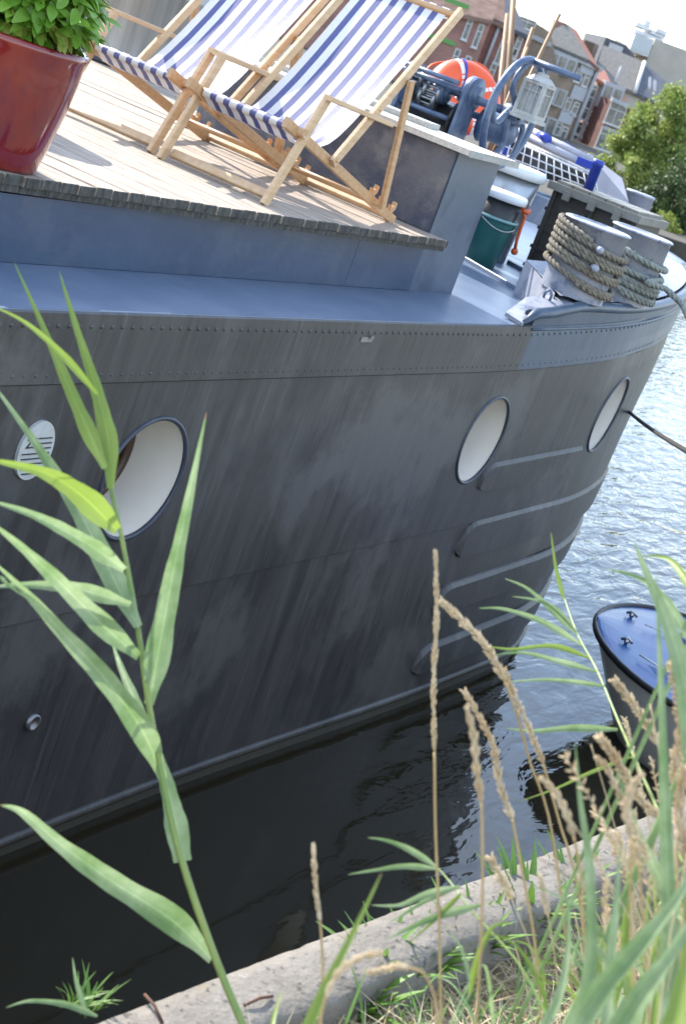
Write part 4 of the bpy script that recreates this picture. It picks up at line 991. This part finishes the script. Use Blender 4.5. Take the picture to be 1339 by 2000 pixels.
# tan house C with the flat top storey
FC = Fac(1030, 80, 112, 10)
hC = house('tan_house', FC, [(1003, 28), (1048, 46), (1075, 63), (1090, 150)], 8, m_tan, 'tan brick house with a small attic window behind the poles')
win(FC, hC, (1028, 46), 1.1, .55, 2); band(FC, hC, (1003, 55), (1075, 88), .3, .15, m_grey, 'cornice')
# grey-brown house D with bay windows
FD = Fac(1100, 120, 116, 24)
hD = house('bay_window_house', FD, [(1042, 82), (1168, 138)], 9, m_tan, 'brown house with white bay windows and a column of white panels')
b = band(FD, hD, (1038, 76), (1172, 136), .35, .3, m_grey, 'cornice')
roof(FD, hD, [(1045, 72), (1152, 118), (1112, 50), (1101, 48)], [-.3, -.3, 3.5, 3.5], m_gtile)
roof(FD, hD, [(1152, 118), (1170, 134), (1126, 60), (1112, 50)], [-.3, -.3, 3.5, 3.5], m_otile)
b = MB(); p = FD.pt(1135, 72)+FD.n*4; b.box(p, (1.0, .9, 1.2)); b.build('chimney', m_rb2, hD)
for q in ((1090, 125), (1070, 184), (1052, 240)):
    u, z = FD.uz(*q); b = MB(); b.prism([FD.P(u-1.15, z-.6, .5), FD.P(u+1.15, z-.6, .5), FD.P(u+1.15, z+.65, .5), FD.P(u-1.15, z+.65, .5)], FD.n*.6); bay = b.build('bay', m_panel, hD)
    for k in (-1, 0, 1):
        b = MB(); b.prism([FD.P(u+k*.74-.26, z-.45, .52), FD.P(u+k*.74+.26, z-.45, .52), FD.P(u+k*.74+.26, z+.55, .52), FD.P(u+k*.74-.26, z+.55, .52)], -FD.n*.03); b.build('pane', m_pane, bay)
for q in ((1146, 132), (1128, 182), (1104, 228)):
    u, z = FD.uz(*q); b = MB(); b.prism([FD.P(u-.56, z-.46, .12), FD.P(u+.56, z-.46, .12), FD.P(u+.56, z+.46, .12), FD.P(u-.56, z+.46, .12)], FD.n*.2); b.build('white_panel', m_panel, hD)
for q in ((1128, 147), (1144, 156), (1108, 203), (1122, 212), (1088, 252), (1100, 260)): win(FD, hD, q, .34, .8, 1)
pipe(FD, hD, (1165, 136), (1104, 285), .14)
# pink brick row E
FE = Fac(1190, 180, 124, 24)
hE = house('row_house', FE, [(1168, 158), (1226, 190)], 9, m_pink, 'narrow pink brick house with white framed windows in rows')
roof(FE, hE, [(1163, 152), (1196, 172), (1181, 138), (1165, 130)], [-.3, -.3, 4, 4], m_otile)
for q in ((1158, 178), (1172, 186), (1150, 200), (1141, 222), (1153, 230), (1130, 250), (1142, 258), (1166, 212), (1158, 238), (1120, 275)): win(FE, hE, q, .34, .8, 1)
u, z = FE.uz(1187, 188); b = MB(); b.prism([FE.P(u-.9, z-1.0, .5), FE.P(u+.9, z-1.0, .5), FE.P(u+.9, z+1.0, .5), FE.P(u-.9, z+1.0, .5)], FE.n*.6); b.build('oriel', m_panel, hE)
for k in (-.42, .42): b = MB(); b.prism([FE.P(u+k-.3, z-.7, .52), FE.P(u+k+.3, z-.7, .52), FE.P(u+k+.3, z+.7, .52), FE.P(u+k-.3, z+.7, .52)], -FE.n*.03); b.build('pane', m_pane, hE)
# dark red house F
FFc = Fac(1200, 240, 122, 20)
hF = house('dark_red_house', FFc, [(1196, 196), (1224, 208), (1245, 218)], 8, brick('maroon_brick', (.13, .05, .045), (.17, .07, .06), (.2, .14, .13)), 'dark red house with large white windows beside the tree')
band(FFc, hF, (1192, 193), (1224, 207), .3, .3, m_panel, 'cornice')
for q in ((1201, 223), (1183, 272), (1215, 285)): win(FFc, hF, q, 1.25, 1.5, 2)
for p0, p1 in (((1178, 248), (1205, 259)), ((1160, 303), (1190, 316))): band(FFc, hF, p0, p1, .25, .08, m_panel, 'stone_band')
# big grey roofed house behind
FG = Fac(1220, 140, 138, 14)
hG = house('grey_roofed_house', FG, [(1160, 150), (1195, 165), (1238, 182), (1330, 222)], 10, m_beige, 'long house with a large weathered grey tile roof and white gable edge')
roof(FG, hG, [(1160, 148), (1236, 178), (1254, 120), (1178, 88)], [-.4, -.4, 6, 6], m_gtile)
roof(FG, hG, [(1237, 178), (1325, 222), (1308, 165), (1255, 121)], [-.4, -.4, 4, 6], m_slate, 'slate_roof')
b = MB(); b.tube([FG.pt(1236, 178)-FG.n*.5, FG.pt(1236, 178)-FG.n*.5+(roof.__call__ and (CAM+ray(1254, 120)*(((FG.o-CAM).dot(FG.n)+6)/ray(1254, 120).dot(FG.n))-FG.pt(1236, 178)))], .16, 6); b.build('gable_edge', m_frame, hG)
b = MB(); p = FG.pt(1168, 105)+FG.n*3; b.box(p, (1.0, 1.0, 1.5)); b.build('chimney', m_brown, hG)
for q in ((1262, 172), (1272, 178)):
    p = FG.pt(*q)-FG.n*.2; b = MB(); b.prism([FG.pt(q[0], q[1])-FG.n*.4, FG.pt(q[0]+4, q[1]+2)-FG.n*.4, FG.pt(q[0]+9, q[1]-16)+FG.n*.2, FG.pt(q[0]+5, q[1]-18)+FG.n*.2], (0, 0, .2)); b.build('skylight', m_panel, hG)
pipe(FG, hG, (1212, 130), (1190, 178), .1, m_panel)
# navy roofed block and large beige block with glazed penthouse
FH = Fac(1210, 95, 150, 12)
hH = house('navy_roofed_block', FH, [(1183, 72), (1222, 88), (1240, 110)], 8, m_slate, 'dark navy rooftop block above the grey tile roof'); band(FH, hH, (1186, 92), (1212, 102), .9, .2, m_panel, 'white_roof_light')
FI = Fac(1300, 120, 160, 12)
hI = house('beige_block', FI, [(1279, 76), (1345, 100), (1420, 130)], 14, m_beige, 'large plain beige block rising behind the other roofs', cat='building')
FI2 = Fac(1255, 90, 158, 6)
b = MB(); b.prism([FI2.pt(*p) for p in ((1240, 66), (1276, 78), (1264, 112), (1228, 98))], FI2.n*6); gh = b.build('glazed_penthouse', m_frame, hI)
for k in range(6):
    b = MB(); A, B = FI2.pt(1243+5.6*k, 69+1.9*k), FI2.pt(1234+5.6*k, 96+1.9*k); A2, B2_ = FI2.pt(1246.6+5.6*k, 70.2+1.9*k), FI2.pt(1237.6+5.6*k, 97.2+1.9*k)
    b.prism([A-FI2.n*.06, A2-FI2.n*.06, B2_-FI2.n*.06, B-FI2.n*.06], FI2.n*.05); b.build('pane', mat('penthouse_glass', (.45, .5, .52), None, rough=.2) if k == 0 else bpy.data.materials['penthouse_glass'], gh)
b = MB(); o_ = FI.n*4
for p0, p1, hh in (((1262, 60), (1318, 82), 8), ((1266, 46), (1290, 56), 9), ((1283, 42), (1294, 46), 14), ((1306, 58), (1326, 66), 12), ((1295, 62), (1322, 74), 8)):
    b.prism([FI.pt(*p0)+o_, FI.pt(*p1)+o_, FI.pt(p1[0]-hh*.37, p1[1]+hh*.93)+o_, FI.pt(p0[0]-hh*.37, p0[1]+hh*.93)+o_], FI.n*3)
b.build('rooftop_plant', mat('pale_steel', (.55, .56, .57), (.45, .46, .47), 1, .4), hI)

# ================================================================== TREES
def tree(px, py, d, rx, rz, nleaf, m, label, name='leafy_tree', leafs=.16, kind='tree'):
    c = at(px, py, d); root = thing(name, (c.x, c.y, ZG), label, kind)
    b = MB(); H = c.z-ZG
    b.tube([(c.x, c.y, ZG-.1), (c.x+.03, c.y, ZG+H*.5), (c.x, c.y+.04, c.z+rz*.3)], [.16*rx/2, .11*rx/2, .03], 8)
    for k in range(14):
        a = random.uniform(0, 6.28); e = Vector((math.cos(a)*rx*.75, math.sin(a)*rx*.75, random.uniform(-.3, .8)*rz)); s0 = Vector((c.x, c.y, ZG+H*random.uniform(.4, 1.0)))
        b.tube([s0, s0.lerp(c+e, .5)+Vector((0, 0, .15)), c+e], [.05, .03, .01], 5)
    b.build('trunk', m_bark, root)
    cl = []
    for k in range(130):
        while True:
            v = Vector((random.uniform(-1, 1), random.uniform(-1, 1), random.uniform(-1, 1)))
            if .3 < v.length < 1: break
        tap = 1-.35*max(0, v.z)-.15*max(0, -v.z); cl.append((Vector((v.x*rx*tap, v.y*rx*tap, v.z*rz)), random.uniform(.12, .25)*rx))
    b = MB()
    for i in range(nleaf):
        cc, cr_ = random.choice(cl); v = Vector((random.gauss(0, .5), random.gauss(0, .5), random.gauss(0, .45)))*cr_
        p = c+cc+v; nr = Vector((random.uniform(-1, 1), random.uniform(-1, 1), random.uniform(-.2, 1))).normalized(); d_ = nr.orthogonal().normalized(); d_ = Matrix.Rotation(random.uniform(0, 6.28), 3, nr) @ d_
        s_ = nr.cross(d_); L = leafs*random.uniform(.6, 1.3)
        b.add([p-d_*L*.5, p+s_*L*.28, p+d_*L*.5, p-s_*L*.28], [(0, 1, 2, 3)])
    b.build('crown', m, root)
tree(1284, 316, 58, 1.85, 2.75, 42000, m_foliage, 'sunlit green tree on the far bank in front of the houses', leafs=.14)
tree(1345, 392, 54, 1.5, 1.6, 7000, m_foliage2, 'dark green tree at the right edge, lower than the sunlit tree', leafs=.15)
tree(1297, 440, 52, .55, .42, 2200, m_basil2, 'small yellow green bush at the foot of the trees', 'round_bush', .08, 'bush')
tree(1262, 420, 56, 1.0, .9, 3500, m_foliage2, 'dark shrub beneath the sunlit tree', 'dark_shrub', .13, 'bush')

# ================================================================== REEDS AND GRASSES ON OUR BANK
def smooth_path(pts, n_=14):
    P = [Vector(p) for p in pts]; out = []
    if len(P) < 3: return [P[0].lerp(P[-1], i/n_) for i in range(n_+1)]
    for i in range(n_+1):
        t = i/n_*(len(P)-1); j = min(int(t), len(P)-2); u = t-j
        p0, p1, p2, p3 = P[max(j-1, 0)], P[j], P[j+1], P[min(j+2, len(P)-1)]
        out.append(.5*((2*p1)+(p2-p0)*u+(2*p0-5*p1+4*p2-p3)*u*u+(3*p1-p0-3*p2+p3)*u**3))
    return out
def blade(mb, pix, d0, d1, wpx, mi=0, tip=None, twist=0.0, base_w=.35, fold=.22):
    """ribbon leaf through measured pixels, from its base to its tip; depth runs d0 to d1"""
    raw = [at(x, y, lerp(d0, d1, i/(len(pix)-1))) for i, (x, y) in enumerate(pix)]
    P = smooth_path(raw, 30); n_ = len(P)-1; vs = []; W_ = wpx/F_PX*(d0+d1)/2
    for i, p in enumerate(P):
        t = i/n_; tg = (P[min(i+1, n_)]-P[max(i-1, 0)]).normalized(); vw = (p-CAM).normalized()
        sd = tg.cross(vw).normalized(); nn = sd.cross(tg).normalized()
        a = twist*(t-.3); sd2 = sd*math.cos(a)+nn*math.sin(a); nn2 = nn*math.cos(a)-sd*math.sin(a)
        wv = .78*W_*(1+.05*math.sin(t*23+wpx)+.03*math.sin(t*51))*lerp(base_w, 1, sm(0, .24, t))*min(1, ((1-t)/.80))**.95+.0006
        for u in (0, .25, .5, .75, 1): vs.append(p+sd2*wv*(u-.5)-nn2*wv*fold*abs(u-.5)*2)
    o = len(mb.v)
    for i in range(n_):
        m_ = tip if (tip is not None and i >= n_-1) else mi
        o2 = len(mb.v)
        mb.add(vs[5*i:5*i+10], [(k, k+1, k+6, k+5) for k in range(4)], m_, True)
        for k in range(10): mb.vein[o2+k] = (k % 5)/4
def to_ground(p):
    return Vector((p.x, p.y, ground_z(p.x, p.y)-.02))
def reed(name, stem, d, wst, leaves, label, group='reeds growing from the bank', foot=None, mats=None, cat='reed'):
    pts = [at(x, y, lerp(d[0], d[1], i/(len(stem)-1))) for i, (x, y) in enumerate(stem)]
    g0 = to_ground(pts[0]+(pts[0]-pts[1])*(foot or .6)); 
    root = thing(name, g0, label, cat, group)
    P = [g0]+smooth_path(pts, 30); b = MB(); n_ = len(P)-1; dm = (d[0]+d[1])/2
    b.tube(P, [lerp(wst*.8, wst*.32, i/n_)/F_PX*dm/2 for i in range(n_+1)], 8)
    for x, y in stem[1:-1]: pass
    b.build('stem', m_reedstem, root)
    for L in leaves:
        b = MB(); blade(b, L['p'], L.get('d0', dm), L.get('d1', dm), L['w'], L.get('m', 0), 2 if L.get('tip') else None, L.get('tw', .0), L.get('b', .35)); b.build('leaf', mats or [m_reed, m_reedy, m_tip], root)
    return root
D = 2.35
reed('tall_reed', [(478, 2010), (420, 1870), (355, 1680), (320, 1530), (290, 1370), (270, 1230), (238, 1050), (216, 950), (195, 850), (180, 745)], (D-.1, D+.1), 20, [
    dict(p=[(413, 1873), (340, 1800), (220, 1722), (120, 1650), (45, 1586), (0, 1572)], w=72, tip=1, d1=2.2, tw=.5),
    dict(p=[(357, 1683), (340, 1590), (318, 1500), (300, 1440)], w=58, b=.7, d1=2.4),
    dict(p=[(318, 1520), (280, 1430), (205, 1325), (120, 1232), (55, 1160), (-20, 1090)], w=66, d1=2.1, tw=.4),
    dict(p=[(292, 1375), (312, 1260), (338, 1120), (368, 975), (403, 805)], w=66, tip=1, d1=2.3, tw=-.5),
    dict(p=[(292, 1440), (262, 1365), (235, 1300), (216, 1245)], w=30, d1=2.5),
    dict(p=[(270, 1282), (200, 1220), (110, 1130), (40, 1065), (-30, 1010)], w=58, d1=2.15, tw=.6),
    dict(p=[(270, 1225), (212, 1110), (150, 990), (70, 865), (-20, 740)], w=62, d1=2.5, tw=.6),
    dict(p=[(243, 1112), (165, 1058), (70, 1008), (-30, 975)], w=46, d1=2.15, tw=-.4),
    dict(p=[(228, 1035), (160, 968), (85, 922), (-30, 895)], w=70, d1=2.1, m=1, tw=.5),
    dict(p=[(255, 1180), (150, 1150), (60, 1143), (-30, 1148)], w=40, d1=2.2, tw=-.5),
    dict(p=[(0, 1125), (20, 1145), (55, 1170)], w=10, d0=2.1, d1=2.1),
    dict(p=[(216, 955), (212, 860), (190, 765), (150, 640), (116, 530)], w=46, d1=2.5, m=1, tw=.3),
    dict(p=[(206, 915), (172, 840), (128, 740), (85, 640), (28, 512)], w=40, d1=2.5, m=1, tw=-.3),
    dict(p=[(190, 770), (120, 690), (50, 630), (-20, 595)], w=20, d1=2.3, m=1)], 'tall green reed with long drooping leaves in front of the hull')
D = 2.6
reed('fine_reed', [(1420, 1850), (1330, 1680), (1262, 1535), (1205, 1405), (1165, 1310), (1125, 1235), (1095, 1150)], (2.2, 2.9), 10, [
    dict(p=[(1128, 1240), (1080, 1195), (1030, 1150), (985, 1130)], w=16), dict(p=[(1135, 1260), (1060, 1215), (985, 1190), (935, 1188)], w=17),
    dict(p=[(1150, 1285), (1080, 1262), (1000, 1268), (950, 1262)], w=14, m=1), dict(p=[(1165, 1312), (1085, 1290), (1020, 1275), (960, 1280)], w=15),
    dict(p=[(1180, 1340), (1080, 1328), (985, 1332)], w=13), dict(p=[(1205, 1425), (1120, 1422), (1040, 1428), (985, 1422)], w=19),
    dict(p=[(1100, 1170), (1085, 1110), (1075, 1040)], w=12, m=1), dict(p=[(1240, 1475), (1150, 1510), (1085, 1540), (1015, 1565)], w=10, m=1),
    dict(p=[(1125, 1235), (1085, 1190), (1045, 1172), (1000, 1165)], w=12)], 'slender reed with fine fanned leaves beside the blue dinghy')
reed('fine_reed', [(1070, 1990), (1010, 1880), (930, 1790), (880, 1725), (848, 1688)], (2.1, 2.35), 8, [
    dict(p=[(850, 1692), (800, 1660), (755, 1642), (718, 1636)], w=18), dict(p=[(852, 1697), (790, 1692), (730, 1700), (680, 1708)], w=16),
    dict(p=[(898, 1732), (830, 1748), (780, 1768), (725, 1768)], w=20), dict(p=[(890, 1735), (830, 1760), (780, 1790), (760, 1800)], w=12),
    dict(p=[(938, 1768), (860, 1788), (800, 1812), (755, 1835)], w=22), dict(p=[(900, 1745), (850, 1795), (800, 1840)], w=12, m=1)], 'low slender reed leaning over the coping edge')
# broad green blades in the right foreground
BL = [([(1300, 2080), (1306, 1850), (1298, 1600), (1290, 1350), (1280, 1120)], 1.75, 46, 0, 'upright broad reed blade crossing the blue dinghy'),
      ([(1345, 1480), (1335, 1330), (1300, 1210), (1262, 1120), (1238, 1060)], 1.9, 50, 0, 'arched pale reed blade at the right edge above the dinghy'),
      ([(1100, 2080), (1150, 1900), (1150, 1700), (1132, 1560), (1122, 1450)], 1.7, 34, 0, 'narrow upright blade standing over the coping and dark water'),
      ([(1090, 2080), (1160, 1950), (1260, 1830), (1330, 1740), (1400, 1600)], 1.5, 60, 0, 'broad bent blade sweeping up to the right edge'),
      ([(1180, 2080), (1240, 1960), (1310, 1860), (1400, 1720)], 1.45, 66, 0, 'widest pale blade low in the right corner'),
      ([(570, 2080), (625, 1950), (690, 1820), (745, 1705)], 1.6, 30, 1, 'yellow green blade with a brown tip at the middle of the bottom edge'),
      ([(1190, 2080), (1185, 1950), (1200, 1790), (1210, 1650)], 1.6, 36, 0, 'upright blade among the seed heads near the right corner'),
      ([(1290, 2080), (1320, 1980), (1345, 1860), (1390, 1700)], 1.4, 60, 1, 'bright blade cut off by the right edge near the bottom'),
      ([(1010, 2080), (1085, 1960), (1110, 1830), (1098, 1690)], 1.75, 26, 0, 'thin upright blade left of the upright pair'),
      ([(1325, 1800), (1290, 1720), (1250, 1640), (1200, 1500)], 1.8, 46, 0, 'broad pale blade leaning left behind the seed heads'),
      ([(520, 2060), (535, 1985), (550, 1935)], 1.9, 14, 1, 'tiny green blade on the coping near the tall reed'),
      ([(1345, 1250), (1300, 1175), (1250, 1130), (1180, 1110)], 2.1, 26, 0, 'thin drooping blade at the right edge over the water'),
      ([(1360, 1170), (1330, 1120), (1300, 1090), (1255, 1085)], 2.1, 22, 1, 'uppermost thin blade at the right edge over the water')]
for pix, d, wd, mi, lab in BL:
    b = MB(); g0 = to_ground(at(*pix[0], d)); root_p = at(*pix[0], d)
    blade(b, pix, d, d*1.06, wd, mi, 2 if 'brown tip' in lab else None, random.uniform(-.5, .5), .6)
    st_ = [g0, g0.lerp(root_p, .6), root_p, at(pix[0][0]*.9+pix[1][0]*.1, pix[0][1]*.9+pix[1][1]*.1, d)]; b.tube(st_, .35*wd/F_PX*d/2, 6, 0)
    tag(b.build('reed_blade', [m_reed, m_reedy, m_tip]), lab, 'reed blade', 'broad reed blades in the foreground')
# seed-head grasses
def spike(mb, P, r, n_, L, open_=.5, mi=1):
    P = smooth_path(P, 40)
    for i in range(n_):
        t = (i+random.random())/n_; k = min(39, int(t*40)); p = P[k].lerp(P[k+1], t*40-k); tg = (P[k+1]-P[k]).normalized()
        o = tg.orthogonal().normalized(); o = Matrix.Rotation(i*2.4+random.uniform(-.3, .3), 3, tg) @ o
        env = math.sin(math.pi*min(1, .12+t*.86))**.6*(.75+.55*math.sin(t*37+n_)); env = max(.12, env)
        d_ = (tg*(1-open_*.5)+o*open_).normalized(); l = L*random.uniform(.7, 1.2)
        mb.lathe([(.0003, 0), (l*.17, l*.3), (l*.13, l*.7), (.0003, l)], p+o*r*env*.55, 5, d_, mi)
SG = [  # head (base to tip), stem down, depth, thickness px, spikelets, spikelet length, label
    ([(848, 1470), (846, 1330), (852, 1200), (850, 1082)], [(848, 1470), (850, 1620), (857, 1800), (862, 2060)], 2.2, 22, 60, .018, .25, 'straightest and tallest straw coloured grass stem with a thin spike'),
    ([(940, 1568), (930, 1500), (925, 1440), (912, 1385)], [(940, 1568), (942, 1700), (938, 1850), (925, 2060)], 1.85, 34, 70, .014, .3, 'grass stem with a stout lumpy head before the dark water'),
    ([(985, 1330), (950, 1265), (905, 1215), (862, 1175)], [(985, 1330), (1010, 1400), (1035, 1490), (1080, 1640), (1130, 2060)], 2.3, 26, 60, .02, .5, 'grass stem with a feathery head nodding left over the water'),
    ([(1000, 1600), (975, 1530), (960, 1450), (908, 1352)], [(1000, 1600), (1015, 1680), (1045, 1850), (1060, 2060)], 2.2, 20, 50, .02, .45, 'thin loose headed grass stem right of the stout lumpy head'),
    ([(1060, 1490), (1035, 1430), (1005, 1360), (985, 1310)], [(1060, 1490), (1090, 1600), (1130, 1750), (1160, 2060)], 2.3, 18, 40, .018, .5, 'wispy grass stem leaning left in front of the bow waterline'),
    ([(1120, 1635), (1105, 1590), (1085, 1550), (1058, 1522)], [(1120, 1635), (1135, 1720), (1140, 1850), (1150, 2060)], 1.8, 38, 60, .013, .3, 'stout tan head leaning left above the coping'),
    ([(1232, 1640), (1222, 1590), (1230, 1545), (1250, 1515)], [(1232, 1640), (1230, 1750), (1235, 1900), (1240, 2060)], 1.7, 36, 60, .013, .3, 'stout tan head bent right at its tip'),
    ([(1225, 1580), (1205, 1545), (1185, 1500), (1165, 1480)], [(1225, 1580), (1245, 1680), (1260, 1850), (1270, 2060)], 1.9, 26, 50, .013, .35, 'tan head leaning left beside the bent one'),
    ([(1320, 1560), (1318, 1490), (1330, 1420), (1310, 1300)], [(1320, 1560), (1322, 1700), (1325, 1850), (1330, 2060)], 2.0, 36, 90, .02, .6, 'bushy straw coloured seed plume at the right edge before the dinghy'),
    ([(1290, 1600), (1240, 1550), (1200, 1480), (1170, 1440)], [(1290, 1600), (1310, 1700), (1315, 1850), (1300, 2060)], 2.1, 28, 70, .02, .6, 'open feathery seed plume below the dinghy bow'),
    ([(1285, 1455), (1262, 1415), (1225, 1360), (1200, 1330)], [(1285, 1455), (1305, 1550), (1320, 1750), (1345, 2060)], 2.3, 22, 60, .02, .6, 'feathery plume leaning left against the cream dinghy hull'),
    ([(625, 1800), (618, 1750), (614, 1700), (612, 1655)], [(625, 1800), (630, 1880), (628, 1950), (625, 2060)], 2.1, 16, 36, .016, .3, 'small pale spike rising over the coping left of centre'),
    ([(635, 1950), (660, 1900), (700, 1872), (740, 1862)], [(635, 1950), (625, 1990), (610, 2060)], 1.6, 30, 60, .012, .3, 'pinkish head arching right near the bottom edge'),
    ([(800, 1890), (775, 1888), (745, 1895), (720, 1900)], [(800, 1890), (830, 1905), (850, 1960), (855, 2060)], 1.7, 30, 50, .012, .3, 'tan head drooping left over the coping weeds'),
    ([(1345, 1700), (1335, 1640), (1325, 1580), (1335, 1500)], [(1345, 1700), (1348, 1850), (1350, 2060)], 1.9, 34, 80, .02, .6, 'dense straw plume cut by the right edge under the dinghy')]
for head, stem, d, wpx, cnt, L, op, lab in SG:
    b = MB(); S_ = [at(x, y, d) for x, y in stem]; gp0 = to_ground(S_[-1]); P = smooth_path(S_, 20)+[gp0]
    b.tube(P, 2.8/F_PX*d, 5, 0); H_ = [at(x, y, d*random.uniform(.995, 1.005)) for x, y in head]
    b.tube(smooth_path(H_, 12), 2.6/F_PX*d, 5, 0); spike(b, H_, wpx/F_PX*d*.24, cnt*3, L*.46, op)
    tag(b.build('seed_grass', [m_straw2, m_seed]), lab, 'grass stem', 'dry seed grasses on the bank')
# weeds growing in the coping joint
def weed(px, py, z, n_, L, wd, label, up_=1.5, spread=.65):
    c = hit(px, py, 2, z if z > 1.81 else 1.755); b = MB(); n_ = int(n_*1.3); L *= 1.35; wd *= 1.25
    for k in range(n_):
        a = random.uniform(0, 6.28); d_ = Vector((math.cos(a)*spread, math.sin(a)*spread, up_*random.uniform(.5, 1.3))).normalized()
        l = L*random.uniform(.55, 1.15); leaf(b, c+Vector((random.uniform(-.02, .02), random.uniform(-.02, .02), 0)), d_, Vector((-d_.x*.5, -d_.y*.5, 1)).normalized(), l, wd*random.uniform(.7, 1.2), 0, random.uniform(.15, .5), 6, .2)
    tag(b.build('weed_tuft', [m_weed]), label, 'weed', 'green weeds along the coping')
weed(160, 1972, ZC-.02, 26, .048, .0035, 'grassy tuft in the coping joint at the lower left', 1.3, .6)
weed(720, 1915, 1.80, 46, .10, .016, 'leafy weed against the inner coping edge, leftmost of the row')
weed(800, 1905, 1.79, 40, .09, .016, 'leafy weed on the inner coping edge between two others')
weed(905, 1860, 1.79, 44, .10, .014, 'weed below the middle of the inner coping edge')
weed(1010, 1815, 1.80, 50, .12, .016, 'largest leafy weed where the coping meets the dry grass')
weed(1100, 1780, 1.80, 40, .11, .014, 'weed at the coping edge right of the largest one')
weed(690, 1985, 1.76, 30, .09, .016, 'low weed at the bottom edge below the coping')
b = MB(); blade(b, [(190, 1985), (130, 1962), (60, 1955), (12, 1968)], 2.35, 2.35, 18, 0, None, .3); blade(b, [(168, 1975), (150, 1920), (142, 1870)], 2.35, 2.4, 14)
tag(b.build('coping_grass', [m_reed]), 'two long grass leaves hanging over the dark water at lower left', 'grass')
# dry grass litter
b = MB()
for i in range(15000):
    s = random.uniform(-.3, 4.6); o = -.15-abs(random.gauss(0, .42)); p = quay(s, o, 0); p.z = ground_z(p.x, p.y)+random.uniform(0, .03)
    a = random.uniform(0, 6.28); el = abs(random.gauss(0, .35)); d_ = Vector((math.cos(a)*math.cos(el), math.sin(a)*math.cos(el), math.sin(el)))
    L = random.uniform(.04, .16); sd = d_.cross(Vector((0, 0, 1))).normalized()*random.uniform(.0008, .0018); bend = Vector((0, 0, -.15*L))+sd*random.uniform(-8, 8)
    q = p+d_*L*.5; r_ = p+d_*L+bend
    b.add([p-sd, p+sd, q+sd, q-sd, r_], [(0, 1, 2, 3), (3, 2, 4)], 0 if random.random() < .72 else 1)
tag(b.build('dry_grass', [m_straw, m_straw2]), kind='stuff')
b = MB()
for i in range(900):
    s = random.uniform(.3, 5); o = -.16-abs(random.gauss(0, .30)); p = quay(s, o, 0); p.z = ground_z(p.x, p.y)
    a = random.uniform(0, 6.28); d_ = Vector((math.cos(a)*.5, math.sin(a)*.5, 1)).normalized(); leaf(b, p, d_, Vector((-d_.x, -d_.y, .6)).normalized(), random.uniform(.05, .16), .006, 0, .5, 4, .2)
tag(b.build('green_grass', [m_weed]), kind='stuff')
# tangle of thin wispy stalks and fine blades at the right, too many to count
b = MB(); rg = random.Random(11)
for i in range(34):
    x = 1350-abs(rg.gauss(0, 100)) if i % 4 else rg.uniform(1000, 1340); y = rg.uniform(1960, 2080); d = rg.uniform(1.75, 2.6)
    hgt = rg.uniform(170, 330)*(1+1.1*sm(1160, 1330, x)); ln = rg.uniform(-.42, .18)
    pix = [(x, y), (x+ln*hgt*.3, y-hgt*.4), (x+ln*hgt*.75, y-hgt*.75), (x+ln*hgt*1.15, y-hgt)]
    P = smooth_path([at(*q, d) for q in pix], 16); b.tube([to_ground(P[0])]+P, rg.uniform(1.1, 1.9)/F_PX*d, 4, 0)
    if i % 3: spike(b, P[10:], rg.uniform(3, 6)/F_PX*d, rg.randint(22, 50), rg.uniform(.006, .010), rg.uniform(.35, .8), 1)
tag(b.build('wispy_grass', [m_straw, m_seed]), kind='stuff')
b = MB()
for i in range(56):
    x = 1355-abs(rg.gauss(0, 140)) if i % 3 else rg.uniform(900, 1340); y = rg.uniform(1900, 2080); d = rg.uniform(1.7, 2.7)
    hgt = rg.uniform(80, 190)*(1+1.3*sm(1150, 1330, x)); ln = rg.uniform(-.6, .5)
    pix = [(x, y), (x+ln*hgt*.25, y-hgt*.45), (x+ln*hgt*.7, y-hgt*.8), (x+ln*hgt*1.3, y-hgt*rg.uniform(.8, 1.0))]
    g0 = to_ground(at(x, y, d)); blade(b, pix, d, d*rg.uniform(.97, 1.05), rg.uniform(7, 17), rg.randint(0, 1), None, rg.uniform(-.6, .6), .5)
    p0 = at(x, y, d); b.tube([g0, g0.lerp(p0, .5), p0], .0012, 4, 0)
tag(b.build('fine_grass', [m_reed, m_reedy]), kind='stuff')
# twigs and small debris on the coping
for px, py, a, L, lab in ((300, 1970, 1.1, .07, 'short brown twig lying on the coping near the tall reed'), (505, 1955, -.2, .07, 'reddish twig on the coping right of the tall reed')):
    c = hit(px, py, 2, ZC+.005); b = MB(); d_ = Vector((math.cos(a), math.sin(a), 0)); b.tube([c-d_*L/2, c+Vector((0, 0, .006)), c+d_*L/2], .003, 5); tag(b.build('twig', m_rust), lab, 'twig')
